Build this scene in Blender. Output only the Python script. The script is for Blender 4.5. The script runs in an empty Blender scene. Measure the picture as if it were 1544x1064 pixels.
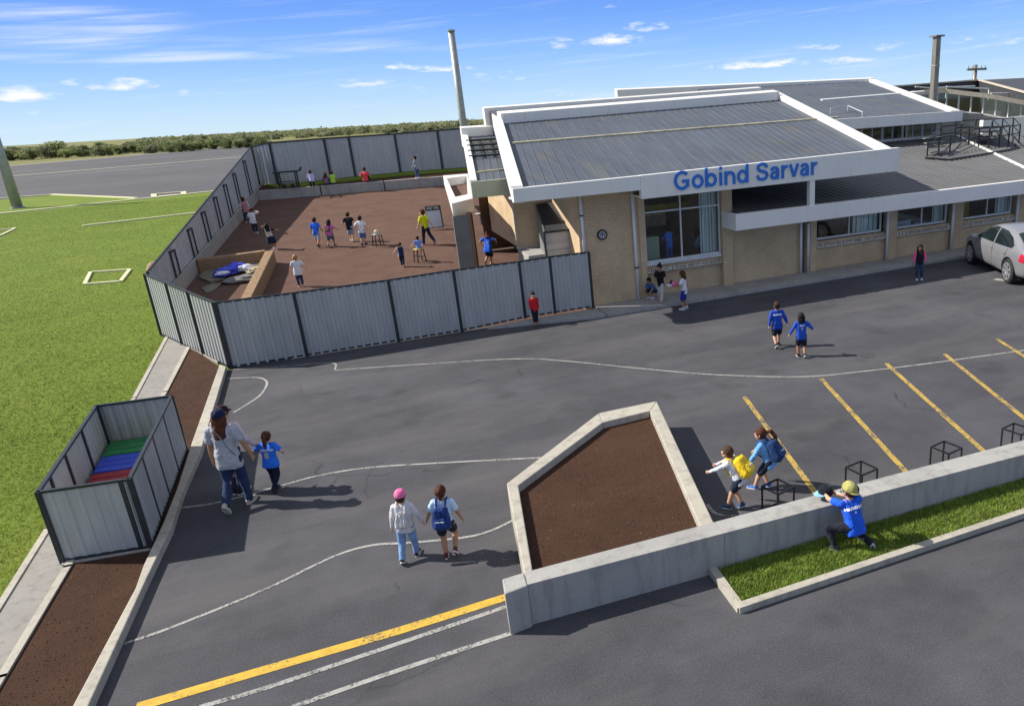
import bpy, bmesh, math, random
from mathutils import Vector, Matrix, Quaternion
from mathutils.bvhtree import BVHTree
random.seed(7)
scene = bpy.context.scene
COL = scene.collection
R = math.radians

# ------------------------------------------------------------------ camera
EYE = Vector((0, 0, 6.0))
CX, CY, FOC = 1000.0, 532.0, 1105.0          # principal point and focal length in photo pixels (1544 wide)
_dn = Vector((.0555*3310, 3310., FOC)).normalized()
_up = -_dn
_ex = Vector((3750-CX, (162.5-.0555*(3750-CX))-CY, FOC))
_ex = (_ex - _ex.dot(_up)*_up).normalized()
_ey = _up.cross(_ex)
def c2w(v): return Vector((_ex.dot(v), _ey.dot(v), _up.dot(v)))
def ray(px, py): return c2w(Vector(((px-CX)/FOC, (py-CY)/FOC, 1.)))
def G(px, py, z=0.0):                          # a point of the photo on the level z
    r = ray(px, py); return EYE + r*((z-EYE.z)/r.z)
def W(px, py, y):                              # a point of the photo on the plane y = const
    r = ray(px, py); return EYE + r*((y-EYE.y)/r.y)
def SL(px, py, z0, y0, s):                     # a point on a plane sloping along y
    r = ray(px, py); return EYE + r*((z0-s*y0-EYE.z)/(r.z-s*r.y))
CS = .115
def C(px, py, dz=0): return SL(px, py, dz, 21.8, CS)     # the sloping courtyard
def cz(y): return CS*(y-21.8)
cam_d = bpy.data.cameras.new('camera'); cam = bpy.data.objects.new('camera', cam_d); COL.objects.link(cam)
cam_d.sensor_width = 36; cam_d.lens = FOC/1544*36; cam_d.shift_x = (772-CX)/1544; cam_d.shift_y = 0
cam_d.clip_start = .1; cam_d.clip_end = 9000
_r, _u, _b = c2w(Vector((1,0,0))), c2w(Vector((0,-1,0))), c2w(Vector((0,0,-1)))
M = Matrix((( _r.x,_u.x,_b.x,EYE.x),(_r.y,_u.y,_b.y,EYE.y),(_r.z,_u.z,_b.z,EYE.z),(0,0,0,1)))
cam.matrix_world = M
scene.camera = cam

# ------------------------------------------------------------------ materials
def nodes(name):
    m = bpy.data.materials.new(name); m.use_nodes = True
    nt = m.node_tree; b = nt.nodes['Principled BSDF']
    return m, nt, b
def nd(nt, t, **kw):
    n = nt.nodes.new(t)
    for k, v in kw.items(): setattr(n, k, v)
    return n
def pos(nt, scale=(1,1,1), local=False):
    if local:
        g = nd(nt, 'ShaderNodeTexCoord').outputs['Object']
    else:
        g = nd(nt, 'ShaderNodeNewGeometry').outputs['Position']
    mp = nd(nt, 'ShaderNodeMapping'); mp.inputs['Scale'].default_value = scale
    nt.links.new(g, mp.inputs['Vector']); return mp.outputs['Vector']
def noise(nt, vec, scale, detail=4, rough=.55):
    n = nd(nt, 'ShaderNodeTexNoise'); n.inputs['Scale'].default_value = scale
    n.inputs['Detail'].default_value = detail; n.inputs['Roughness'].default_value = rough
    nt.links.new(vec, n.inputs['Vector']); return n.outputs['Fac']
def ramp(nt, fac, stops):
    r = nd(nt, 'ShaderNodeValToRGB'); e = r.color_ramp.elements
    e[0].position, e[0].color = stops[0][0], (*stops[0][1], 1)
    e[1].position, e[1].color = stops[-1][0], (*stops[-1][1], 1)
    for p, c in stops[1:-1]:
        k = e.new(p); k.color = (*c, 1)
    nt.links.new(fac, r.inputs['Fac']); return r.outputs['Color']
def mix(nt, fac, a, b, mode='MIX'):
    x = nd(nt, 'ShaderNodeMix', data_type='RGBA', blend_type=mode)
    for s, v in ((x.inputs[0], fac), (x.inputs[6], a), (x.inputs[7], b)):
        if hasattr(v, 'links'): nt.links.new(v, s)
        elif isinstance(v, (int, float)): s.default_value = v
        else: s.default_value = (*v, 1)
    return x.outputs[2]
def bump(nt, b, fac, strength, dist=.01):
    n = nd(nt, 'ShaderNodeBump'); n.inputs['Strength'].default_value = strength; n.inputs['Distance'].default_value = dist
    nt.links.new(fac, n.inputs['Height']); nt.links.new(n.outputs['Normal'], b.inputs['Normal'])
def shade(c, k): return tuple(min(1, v*k) for v in c)
def plain(name, c, rough=.6, var=.25, scale=6, bstr=.15, bscale=40, metal=0, local=False, stretch=(1,1,1), spec=.5):
    m, nt, b = nodes(name)
    v = pos(nt, stretch, local)
    f = noise(nt, v, scale)
    nt.links.new(ramp(nt, f, [(.3, shade(c, 1-var)), (.7, shade(c, 1+var))]), b.inputs['Base Color'])
    b.inputs['Roughness'].default_value = rough; b.inputs['Metallic'].default_value = metal
    b.inputs['Specular IOR Level'].default_value = spec
    if bstr: bump(nt, b, noise(nt, v, bscale), bstr)
    return m
_cloth = {}
def cloth(c, rough=.85, denim=False):
    k = (tuple(c), denim)
    if k not in _cloth:
        m, nt, b = nodes('cloth')
        v = pos(nt, (1,1,.45), True)
        f = noise(nt, v, 16, 3)
        f2 = noise(nt, v, 300 if denim else 180, 2)
        col = ramp(nt, f, [(.3, shade(c, .8)), (.7, shade(c, 1.18))])
        col = mix(nt, .25, col, ramp(nt, f2, [(.35, shade(c, .6)), (.65, shade(c, 1.4))]))
        nt.links.new(col, b.inputs['Base Color'])
        b.inputs['Roughness'].default_value = rough; b.inputs['Specular IOR Level'].default_value = .15
        b.inputs['Sheen Weight'].default_value = .08
        bump(nt, b, f, .9, .03)
        _cloth[k] = m
    return _cloth[k]
_skin = {}
def skin(c):
    if c not in _skin:
        m = plain('skin', c, .5, .1, 20, .05, 90, local=True, spec=.35)
        b = m.node_tree.nodes['Principled BSDF']; b.inputs['Subsurface Weight'].default_value = .08
        b.inputs['Subsurface Radius'].default_value = (.02,.008,.004)
        _skin[c] = m
    return _skin[c]
_hair = {}
def hairm(c):
    if c not in _hair:
        m, nt, b = nodes('hair')
        v = pos(nt, (1,1,.15), True)
        f = noise(nt, v, 130, 3)
        nt.links.new(ramp(nt, f, [(.3, shade(c, .45)), (.7, shade(c, 1.5))]), b.inputs['Base Color'])
        b.inputs['Roughness'].default_value = .62; b.inputs['Specular IOR Level'].default_value = .22; bump(nt, b, f, .9, .01)
        _hair[c] = m
    return _hair[c]

def asphalt(name, c, tint=1.0, pscale=.35):
    m, nt, b = nodes(name)
    v = pos(nt)
    big = noise(nt, v, pscale, 5, .6); mid = noise(nt, v, 2.2, 6, .7); fine = noise(nt, v, 42, 4, .8)
    col = ramp(nt, big, [(.3, shade(c, .55)), (.5, c), (.68, shade(c, 1.75))])
    col = mix(nt, .4, col, ramp(nt, mid, [(.3, shade(c, .6)), (.7, shade(c, 1.5))]))
    col = mix(nt, .36, col, ramp(nt, fine, [(.3, shade(c, .25)), (.52, c), (.72, shade(c, 3.0))]))
    # hairline cracks, broken up by noise
    vo = nd(nt, 'ShaderNodeTexVoronoi', feature='DISTANCE_TO_EDGE'); vo.inputs['Scale'].default_value = .22
    wv = nd(nt, 'ShaderNodeVectorMath', operation='ADD'); n3 = nd(nt, 'ShaderNodeTexNoise'); n3.inputs['Scale'].default_value = .9; n3.inputs['Detail'].default_value = 6; nt.links.new(v, n3.inputs['Vector'])
    nt.links.new(v, wv.inputs[0]); nt.links.new(n3.outputs['Color'], wv.inputs[1]); nt.links.new(wv.outputs[0], vo.inputs['Vector'])
    ck = ramp(nt, vo.outputs['Distance'], [(0, (.75,.75,.75)), (.0045, (0,0,0))]); ckm = ramp(nt, noise(nt, v, .5, 3), [(.5, (0,0,0)), (.6, (1,1,1))])
    col = mix(nt, mix(nt, 1, ck, ckm, 'MULTIPLY'), col, shade(c, .3))
    wr = noise(nt, pos(nt, (.12, .5, 1)), 1.3, 5, .65)
    col = mix(nt, ramp(nt, wr, [(.46, (0,0,0)), (.7, (.6,.6,.6))]), col, (.118,.112,.112))
    # oil stains and repaired patches
    st = noise(nt, pos(nt, (1,1,1)), .9, 2, .4)
    col = mix(nt, ramp(nt, st, [(.62, (0,0,0)), (.75, (.5,.5,.5))]), col, shade(c, .55))
    nt.links.new(col, b.inputs['Base Color'])
    b.inputs['Roughness'].default_value = .86; b.inputs['Specular IOR Level'].default_value = .3
    bump(nt, b, fine, .55, .012)
    return m
def concrete(name, c):
    m, nt, b = nodes(name)
    v = pos(nt)
    a = noise(nt, v, 1.1, 5, .65); f = noise(nt, v, 55, 3, .7); s = noise(nt, pos(nt, (3, 3, .35)), 2.4, 4)
    col = ramp(nt, a, [(.28, shade(c, .72)), (.5, c), (.74, shade(c, 1.15))])
    col = mix(nt, .35, col, ramp(nt, f, [(.3, shade(c, .6)), (.7, shade(c, 1.3))]))
    col = mix(nt, ramp(nt, s, [(.5, (0,0,0)), (.72, (.55,.55,.55))]), col, shade(c, .48))
    nt.links.new(col, b.inputs['Base Color']); b.inputs['Roughness'].default_value = .88
    bump(nt, b, f, .35, .008)
    return m
def brickm(name, c1, c2, mortar):
    m, nt, b = nodes(name)
    g = nd(nt, 'ShaderNodeNewGeometry').outputs['Position']
    sx = nd(nt, 'ShaderNodeSeparateXYZ'); nt.links.new(g, sx.inputs[0])
    ad = nd(nt, 'ShaderNodeMath', operation='ADD'); nt.links.new(sx.outputs[0], ad.inputs[0]); nt.links.new(sx.outputs[1], ad.inputs[1])
    cb = nd(nt, 'ShaderNodeCombineXYZ'); nt.links.new(ad.outputs[0], cb.inputs[0]); nt.links.new(sx.outputs[2], cb.inputs[1])
    br = nd(nt, 'ShaderNodeTexBrick'); nt.links.new(cb.outputs[0], br.inputs['Vector'])
    br.inputs['Color1'].default_value = (*c1,1); br.inputs['Color2'].default_value = (*c2,1); br.inputs['Mortar'].default_value = (*mortar,1)
    br.inputs['Scale'].default_value = 1; br.inputs['Brick Width'].default_value = .30; br.inputs['Row Height'].default_value = .105
    br.inputs['Mortar Size'].default_value = .012; br.inputs['Bias'].default_value = -.1
    f = noise(nt, g, 1.3, 5); f2 = noise(nt, g, 30, 3)
    col = mix(nt, .5, br.outputs['Color'], ramp(nt, f, [(.3, shade(c1, .7)), (.7, shade(c2, 1.25))]))
    col = mix(nt, .25, col, ramp(nt, f2, [(.3, shade(c1, .55)), (.7, shade(c2, 1.4))]))
    nt.links.new(col, b.inputs['Base Color']); b.inputs['Roughness'].default_value = .9
    bump(nt, b, br.outputs['Fac'], -.5, .01)
    return m
def soilm(name, c):
    m, nt, b = nodes(name)
    v = pos(nt)
    a = noise(nt, v, 1.4, 5, .6); f = noise(nt, v, 45, 5, .75); g = noise(nt, v, 160, 2, .7)
    col = ramp(nt, f, [(.28, shade(c, .35)), (.5, c), (.72, shade(c, 1.9))])
    col = mix(nt, .45, col, ramp(nt, a, [(.3, shade(c, .55)), (.7, shade(c, 1.5))]))
    col = mix(nt, .3, col, ramp(nt, g, [(.35, shade(c, .3)), (.7, shade(c, 2.4))]))
    nt.links.new(col, b.inputs['Base Color']); b.inputs['Roughness'].default_value = .95
    b.inputs['Specular IOR Level'].default_value = .15
    bump(nt, b, f, 1., .03)
    return m
def grassm(name, c, dry):
    m, nt, b = nodes(name)
    v = pos(nt)
    a = noise(nt, v, .28, 5, .6); f = noise(nt, v, 3.2, 6, .7); g = noise(nt, v, 38, 4, .75)
    col = ramp(nt, a, [(.32, shade(c, .72)), (.55, c), (.75, dry)])
    col = mix(nt, .45, col, ramp(nt, f, [(.3, shade(c, .5)), (.55, c), (.72, shade(dry, 1.1))]))
    col = mix(nt, .4, col, ramp(nt, g, [(.32, shade(c, .3)), (.7, shade(c, 1.9))]))
    nt.links.new(col, b.inputs['Base Color']); b.inputs['Roughness'].default_value = .85
    b.inputs['Specular IOR Level'].default_value = .2
    bump(nt, b, g, .9, .03)
    return m
def paintm(name, c, wear):
    m, nt, b = nodes(name)
    v = pos(nt); f = noise(nt, v, 26, 5, .75); g = noise(nt, v, 2.2, 4, .6); h = noise(nt, v, 7, 3)
    col = ramp(nt, h, [(.3, shade(c, .8)), (.7, shade(c, 1.12))])
    w = nd(nt, 'ShaderNodeMath', operation='MULTIPLY_ADD'); nt.links.new(g, w.inputs[0]); w.inputs[1].default_value = .55; nt.links.new(f, w.inputs[2])
    t = 1.0-wear*.52
    col = mix(nt, ramp(nt, w.outputs[0], [(t-.06, (0,0,0)), (t+.05, (1,1,1))]), col, (.075,.072,.072))
    nt.links.new(col, b.inputs['Base Color']); b.inputs['Roughness'].default_value = .85; bump(nt, b, f, .3, .01)
    return m
def whitem(name, c):
    m, nt, b = nodes(name)
    a = noise(nt, pos(nt, (5,5,.5)), 1.5, 5, .65); g = noise(nt, pos(nt), .8, 4)
    col = ramp(nt, g, [(.3, shade(c, .93)), (.7, shade(c, 1.03))])
    col = mix(nt, ramp(nt, a, [(.56, (0,0,0)), (.8, (.38,.38,.38))]), col, (.45,.42,.36))
    nt.links.new(col, b.inputs['Base Color']); b.inputs['Roughness'].default_value = .55
    bump(nt, b, a, .06, .01)
    return m
def sheetm(name, c):
    m, nt, b = nodes(name)
    v = pos(nt); oi = nd(nt, 'ShaderNodeObjectInfo').outputs['Random']
    a = noise(nt, pos(nt, (2.2,2.2,.5)), 1.6, 5, .6); f = noise(nt, v, 14, 5, .7)
    col = ramp(nt, a, [(.3, shade(c, .86)), (.55, c), (.75, shade(c, 1.1))])
    col = mix(nt, 1, col, ramp(nt, oi, [(0, (.86,.87,.88)), (1, (1.0,1.0,1.0))]), 'MULTIPLY')
    col = mix(nt, ramp(nt, f, [(.6, (0,0,0)), (.8, (.35,.35,.35))]), col, shade(c, .6))
    nt.links.new(col, b.inputs['Base Color']); b.inputs['Roughness'].default_value = .5; b.inputs['Metallic'].default_value = .1
    bump(nt, b, a, .25, .03)
    return m
def roofm(name, c, stain, skew):
    m, nt, b = nodes(name)
    v = pos(nt)
    st = noise(nt, pos(nt, (6, .5, .5)), 1.2, 5, .6); big = noise(nt, v, .5, 4); f = noise(nt, v, 40, 2)
    col = ramp(nt, st, [(.3, shade(c, .72)), (.5, c), (.72, shade(c, 1.3))])
    col = mix(nt, .3, col, ramp(nt, big, [(.3, shade(c, .65)), (.7, shade(c, 1.35))]))
    s2 = noise(nt, pos(nt, (1.2, .8, .8)), .7, 4, .6)
    col = mix(nt, ramp(nt, s2, [(.55, (0,0,0)), (.75, (.55,.55,.55))]), col, stain)
    nt.links.new(col, b.inputs['Base Color']); b.inputs['Roughness'].default_value = .55
    b.inputs['Metallic'].default_value = 0; b.inputs['Specular IOR Level'].default_value = .35
    bump(nt, b, f, .1, .01)
    return m
def glassm(name, tint=(.75,.85,.85), refl=.16):
    m, nt, b = nodes(name)
    nt.nodes.remove(b)
    out = nt.nodes['Material Output']
    tr = nd(nt, 'ShaderNodeBsdfTransparent'); tr.inputs['Color'].default_value = (*tint,1)
    gl = nd(nt, 'ShaderNodeBsdfGlossy'); gl.inputs['Roughness'].default_value = .02
    fr = nd(nt, 'ShaderNodeFresnel'); fr.inputs['IOR'].default_value = 1.28
    ad = nd(nt, 'ShaderNodeMath', operation='ADD'); ad.inputs[1].default_value = refl*.35
    nt.links.new(fr.outputs[0], ad.inputs[0])
    mx = nd(nt, 'ShaderNodeMixShader'); nt.links.new(ad.outputs[0], mx.inputs[0]); nt.links.new(tr.outputs[0], mx.inputs[1]); nt.links.new(gl.outputs[0], mx.inputs[2])
    nt.links.new(mx.outputs[0], out.inputs['Surface'])
    return m
def leafm(name, c):
    m, nt, b = nodes(name)
    v = pos(nt)
    f = noise(nt, v, .35, 3); g = noise(nt, v, 2.5, 3)
    col = ramp(nt, f, [(.3, shade(c, .55)), (.7, shade(c, 1.6))])
    col = mix(nt, .4, col, ramp(nt, g, [(.3, shade(c, .4)), (.7, shade(c, 1.8))]))
    nt.links.new(col, b.inputs['Base Color']); b.inputs['Roughness'].default_value = .8; b.inputs['Specular IOR Level'].default_value = .2
    tl_ = nd(nt, 'ShaderNodeBsdfTranslucent'); nt.links.new(col, tl_.inputs['Color']); mx = nd(nt, 'ShaderNodeMixShader'); mx.inputs[0].default_value = .45
    nt.links.new(b.outputs[0], mx.inputs[1]); nt.links.new(tl_.outputs[0], mx.inputs[2]); nt.links.new(mx.outputs[0], nt.nodes['Material Output'].inputs['Surface'])
    return m

MT = dict(
 asphalt=asphalt('asphalt', (.063,.063,.073)), runway=asphalt('runway_asphalt', (.085,.085,.09), pscale=.03),
 conc=concrete('concrete', (.36,.34,.31)), concg=concrete('grey_concrete', (.36,.35,.335)), kerb=concrete('kerb_concrete', (.42,.39,.33)),
 pave=concrete('path_concrete', (.27,.255,.235)), soil=soilm('mulch_soil', (.070,.036,.023)), court=soilm('courtyard_surface', (.135,.080,.062)),
 lawn=grassm('lawn_grass', (.148,.212,.02), (.29,.27,.055)), verge=grassm('verge_grass', (.15,.22,.026), (.22,.23,.05)),
 dry=grassm('dry_grass', (.19,.185,.07), (.27,.24,.12)),
 white=whitem('white_paint', (.80,.785,.75)), line=paintm('white_line_paint', (.36,.35,.335), .30),
 yellow=paintm('yellow_line_paint', (.60,.38,.045), .22), bay=paintm('bay_line_paint', (.47,.315,.065), .34), cream=plain('cream_line_paint', (.68,.64,.40), .8, .15, 6, .1),
 sheet=sheetm('grey_fence_sheet', (.45,.455,.45)),
 sheetl=sheetm('pale_fence_sheet', (.46,.475,.49)),
 post=plain('dark_post_paint', (.022,.026,.032), .4, .3, 8, .05), black=plain('black_metal', (.012,.012,.014), .4, .3, 12, .05),
 brick=brickm('buff_brick', (.52,.385,.235), (.61,.455,.29), (.36,.27,.185)), sill=plain('pale_sill', (.52,.46,.38), .8, .2, 8, .2),
 roof=roofm('grey_metal_roof', (.088,.102,.132), (.15,.14,.08), 0), roofd=roofm('dark_metal_roof', (.112,.112,.118), (.12,.105,.07), 0),
 flash=plain('roof_flashing', (.42,.39,.27), .6, .35, 3, .1), glass=glassm('window_glass', (.9,.96,.96), .14), frame=plain('white_frame', (.62,.63,.64), .4, .08, 4, .03),
 pipe=plain('white_pipe', (.70,.71,.74), .35, .06, 4, .03), blue=plain('blue_letter_paint', (.018,.17,.63), .4, .08, 5, .02),
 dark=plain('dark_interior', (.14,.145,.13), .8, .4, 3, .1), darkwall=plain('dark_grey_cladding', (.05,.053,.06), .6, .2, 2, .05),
 steel=plain('weathered_steel', (.24,.22,.19), .45, .25, 4, .08, 30, .4, stretch=(1,1,.3)), pole=plain('galvanised_pole', (.36,.37,.36), .5, .15, 3, .05, 30, .3),
 timber=plain('timber', (.26,.165,.085), .75, .35, 8, .3, 60, stretch=(1,1,4)), grey=plain('grey_render', (.17,.175,.175), .8, .15, 2, .1),
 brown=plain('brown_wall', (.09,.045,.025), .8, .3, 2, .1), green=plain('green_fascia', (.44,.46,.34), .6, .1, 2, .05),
 boardw=plain('whiteboard_face', (.52,.55,.62), .3, .03, 2, 0), tarp=plain('olive_tarp', (.16,.15,.105), .7, .3, 3, .4, 9),
 bagblue=plain('blue_bag', (.05,.07,.62), .5, .4, 7, .5, 10), bagwhite=plain('white_bag', (.7,.7,.78), .5, .2, 7, .5, 10), cloths=plain('cream_cloth', (.62,.56,.36), .8, .2, 6, .5, 14),
 leafa=leafm('leaf_dark', (.17,.195,.095)), leafb=leafm('leaf_olive', (.25,.26,.145)), leafc=leafm('leaf_light', (.22,.275,.10)), bark=plain('bark', (.10,.075,.05), .9, .3, 4, .3),
 matg=plain('green_slats', (.02,.20,.06), .55, .3, 6, .1), matb=plain('blue_slats', (.03,.075,.55), .55, .3, 6, .1), matr=plain('red_slats', (.30,.012,.022), .55, .3, 6, .1),
 curtain=plain('pale_curtain', (.68,.76,.74), .8, .15, 3, .2, 8, stretch=(4,4,.2)), yelbeam=plain('yellow_beam', (.42,.34,.04), .6, .2, 3, .05),
 glassf=glassm('balustrade_glass', (.6,.75,.75), .2), paper=plain('paper', (.75,.78,.9), .8, .05, 4, 0), pink=plain('pink_ball', (.75,.16,.33), .5, .15, 8, .05),
 seatw=plain('seat_grey', (.35,.36,.37), .6, .1, 5, .05), tile=plain('stool_yellow', (.50,.40,.15), .6, .2, 5, .05),
)

# ------------------------------------------------------------------ mesh building
WM = {}                                       # world matrices of what is built so far
class MB:
    def __init__(s): s.v = []; s.f = []; s.mi = []
    def add(s, vs, fs, mi=0):
        o = len(s.v); s.v += [Vector(p) for p in vs]; s.f += [[i+o for i in f] for f in fs]; s.mi += [mi]*len(fs)
        return s
    def box(s, a, b, mi=0):                  # axis aligned from corner a to corner b
        (x0,y0,z0),(x1,y1,z1) = [[f(p,q) for p,q in zip(a,b)] for f in (min,max)]
        return s.add([(x0,y0,z0),(x1,y0,z0),(x1,y1,z0),(x0,y1,z0),(x0,y0,z1),(x1,y0,z1),(x1,y1,z1),(x0,y1,z1)],
              [(0,3,2,1),(4,5,6,7),(0,1,5,4),(1,2,6,5),(2,3,7,6),(3,0,4,7)], mi)
    def bar(s, p, q, w, t, up=(0,0,1), mi=0):  # a rectangular bar from p to q, w across, t along up
        p, q = Vector(p), Vector(q); d = (q-p).normalized(); u = Vector(up); sd = d.cross(u)
        if sd.length < 1e-4: sd = d.cross(Vector((1,0,0)))
        sd.normalize(); u = sd.cross(d).normalized(); a, c = sd*(w/2), u*(t/2)
        vs = [p-a-c,p+a-c,p+a+c,p-a+c,q-a-c,q+a-c,q+a+c,q-a+c]
        return s.add(vs, [(0,1,2,3),(7,6,5,4),(0,4,5,1),(1,5,6,2),(2,6,7,3),(3,7,4,0)], mi)
    def prism(s, poly, z0, z1, mi=0):        # poly is counter-clockwise or not, it is put right
        P = [Vector(p).to_2d() if len(p) == 3 else Vector(p) for p in poly]
        ar = sum(P[i-1].x*P[i].y-P[i].x*P[i-1].y for i in range(len(P)))
        if ar < 0: P = P[::-1]
        n = len(P)
        g0 = z0 if callable(z0) else (lambda p: z0); g1 = z1 if callable(z1) else (lambda p: z1)
        vs = [(p.x,p.y,g0(p)) for p in P]+[(p.x,p.y,g1(p)) for p in P]
        return s.add(vs, [tuple(range(n-1,-1,-1)), tuple(range(n,2*n))]+[(i,(i+1)%n,n+(i+1)%n,n+i) for i in range(n)], mi)
    def poly(s, pts, mi=0): return s.add(pts, [tuple(range(len(pts)))], mi)
    def tube(s, pts, r, n=10, mi=0, caps=True, r1=None):
        pts = [Vector(p) for p in pts]; k = len(pts); rs = r if isinstance(r, (list,tuple)) else [r+( (r1-r)*i/(k-1) if r1 is not None else 0) for i in range(k)]
        vs = []; ref = None
        for i, p in enumerate(pts):
            d = (pts[min(i+1,k-1)]-pts[max(i-1,0)]).normalized()
            if ref is None: ref = d.orthogonal().normalized()
            ref = (ref-d*ref.dot(d)).normalized(); bb = d.cross(ref)
            for j in range(n):
                a = 2*math.pi*j/n; vs.append(p+(ref*math.cos(a)+bb*math.sin(a))*rs[i])
        fs = [(i*n+j, i*n+(j+1)%n, (i+1)*n+(j+1)%n, (i+1)*n+j) for i in range(k-1) for j in range(n)]
        if caps: fs += [tuple(range(n-1,-1,-1)), tuple(range((k-1)*n, k*n))]
        return s.add(vs, fs, mi)
    def ell(s, c, r, rot=None, n=14, m=9, mi=0):
        c = Vector(c); r = (r,r,r) if isinstance(r,(int,float)) else r
        vs = [Vector((0,0,-1))]
        for i in range(1, m):
            t = -math.pi/2+math.pi*i/m
            vs += [Vector((math.cos(t)*math.cos(2*math.pi*j/n), math.cos(t)*math.sin(2*math.pi*j/n), math.sin(t))) for j in range(n)]
        vs.append(Vector((0,0,1)))
        out = []
        for v in vs:
            v = Vector((v.x*r[0], v.y*r[1], v.z*r[2])); out.append(c+(rot@v if rot else v))
        fs = [(0, 1+(j+1)%n, 1+j) for j in range(n)]
        for i in range(m-2):
            fs += [(1+i*n+j, 1+i*n+(j+1)%n, 1+(i+1)*n+(j+1)%n, 1+(i+1)*n+j) for j in range(n)]
        L = len(vs)-1; fs += [(L, 1+(m-2)*n+j, 1+(m-2)*n+(j+1)%n) for j in range(n)]
        return s.add(out, fs, mi)
    def cap(s, p, q, r0, r1=None, n=12, mi=0, flat=None):   # a tapered capsule
        p, q = Vector(p), Vector(q); r1 = r0 if r1 is None else r1
        d = q-p; L = d.length; d = d.normalized() if L > 1e-6 else Vector((0,0,1))
        pts = []; rs = []
        for t in (.99,.8,.5,.2): pts.append(p-d*r0*t); rs.append(r0*math.sqrt(1-t*t))
        pts += [p, q]; rs += [r0, r1]
        for t in (.2,.5,.8,.99): pts.append(q+d*r1*t); rs.append(r1*math.sqrt(1-t*t))
        return s.tube(pts, rs, n, mi)
    def mesh(s, name):
        me = bpy.data.meshes.new(name); me.from_pydata([tuple(v) for v in s.v], [], s.f)
        if any(s.mi): me.polygons.foreach_set('material_index', s.mi)
        me.update(); return me
    def build(s, name, mat, parent=None, smooth=False, bevel=0, origin=None, local=False):
        if parent is None and origin is None and s.v:
            xs = [v.x for v in s.v]; ys = [v.y for v in s.v]; zs = [v.z for v in s.v]
            origin = Vector(((min(xs)+max(xs))/2, (min(ys)+max(ys))/2, min(zs)))
        if parent is not None:
            origin = None
            if not local: inv = WM[parent.name].inverted(); s.v = [inv@v for v in s.v]
        if origin is not None: s.v = [v-origin for v in s.v]
        me = s.mesh(name)
        for m in (mat if isinstance(mat, (list,tuple)) else [mat]): me.materials.append(m)
        if smooth: me.polygons.foreach_set('use_smooth', [True]*len(me.polygons))
        o = bpy.data.objects.new(name, me); COL.objects.link(o)
        if origin is not None: o.location = origin
        if parent is not None: o.parent = parent
        WM[o.name] = WM[parent.name] if parent is not None else Matrix.Translation(origin if origin is not None else Vector())
        if bevel:
            b = o.modifiers.new('bevel', 'BEVEL'); b.width = bevel; b.segments = 2; b.limit_method = 'ANGLE'
        return o
# children store their vertices in the parent's space; only Empties carry a transform, parts sit at identity
def thing(name, label, cat, loc=(0,0,0), rz=0, group=None):
    o = bpy.data.objects.new(name, None); COL.objects.link(o); o.empty_display_size = .2
    o.location = loc; o.rotation_euler = (0,0,rz); WM[o.name] = Matrix.Translation(Vector(loc))@Matrix.Rotation(rz,4,'Z')
    return tag(o, label, cat, group)
def tag(o, label=None, cat=None, group=None, kind=None):
    for k, v in (('label',label),('category',cat),('group',group),('kind',kind)):
        if v: o[k] = v
    return o
def struct(mb, name, mat, **kw):
    return tag(mb.build(name, mat, **kw), kind='structure')
def copy_tree(o, parent=None):
    c = o.copy(); COL.objects.link(c); c.parent = parent
    for ch in list(o.children): copy_tree(ch, c)
    return c
def text_mesh(body, size, extrude=0, offset=0):
    cu = bpy.data.curves.new('lettering', 'FONT'); cu.body = body; cu.size = size; cu.extrude = extrude; cu.offset = offset
    cu.align_x = 'CENTER'; cu.align_y = 'CENTER'; cu.resolution_u = 4
    ob = bpy.data.objects.new('lettering', cu); COL.objects.link(ob)
    dg = bpy.context.evaluated_depsgraph_get(); dg.update()
    me = bpy.data.meshes.new_from_object(ob.evaluated_get(dg)); bpy.data.objects.remove(ob); bpy.data.curves.remove(cu)
    return me
def add_mesh(mb, me, fn, mi=0):
    return mb.add([fn(v.co) for v in me.vertices], [tuple(p.vertices) for p in me.polygons], mi)

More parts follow.
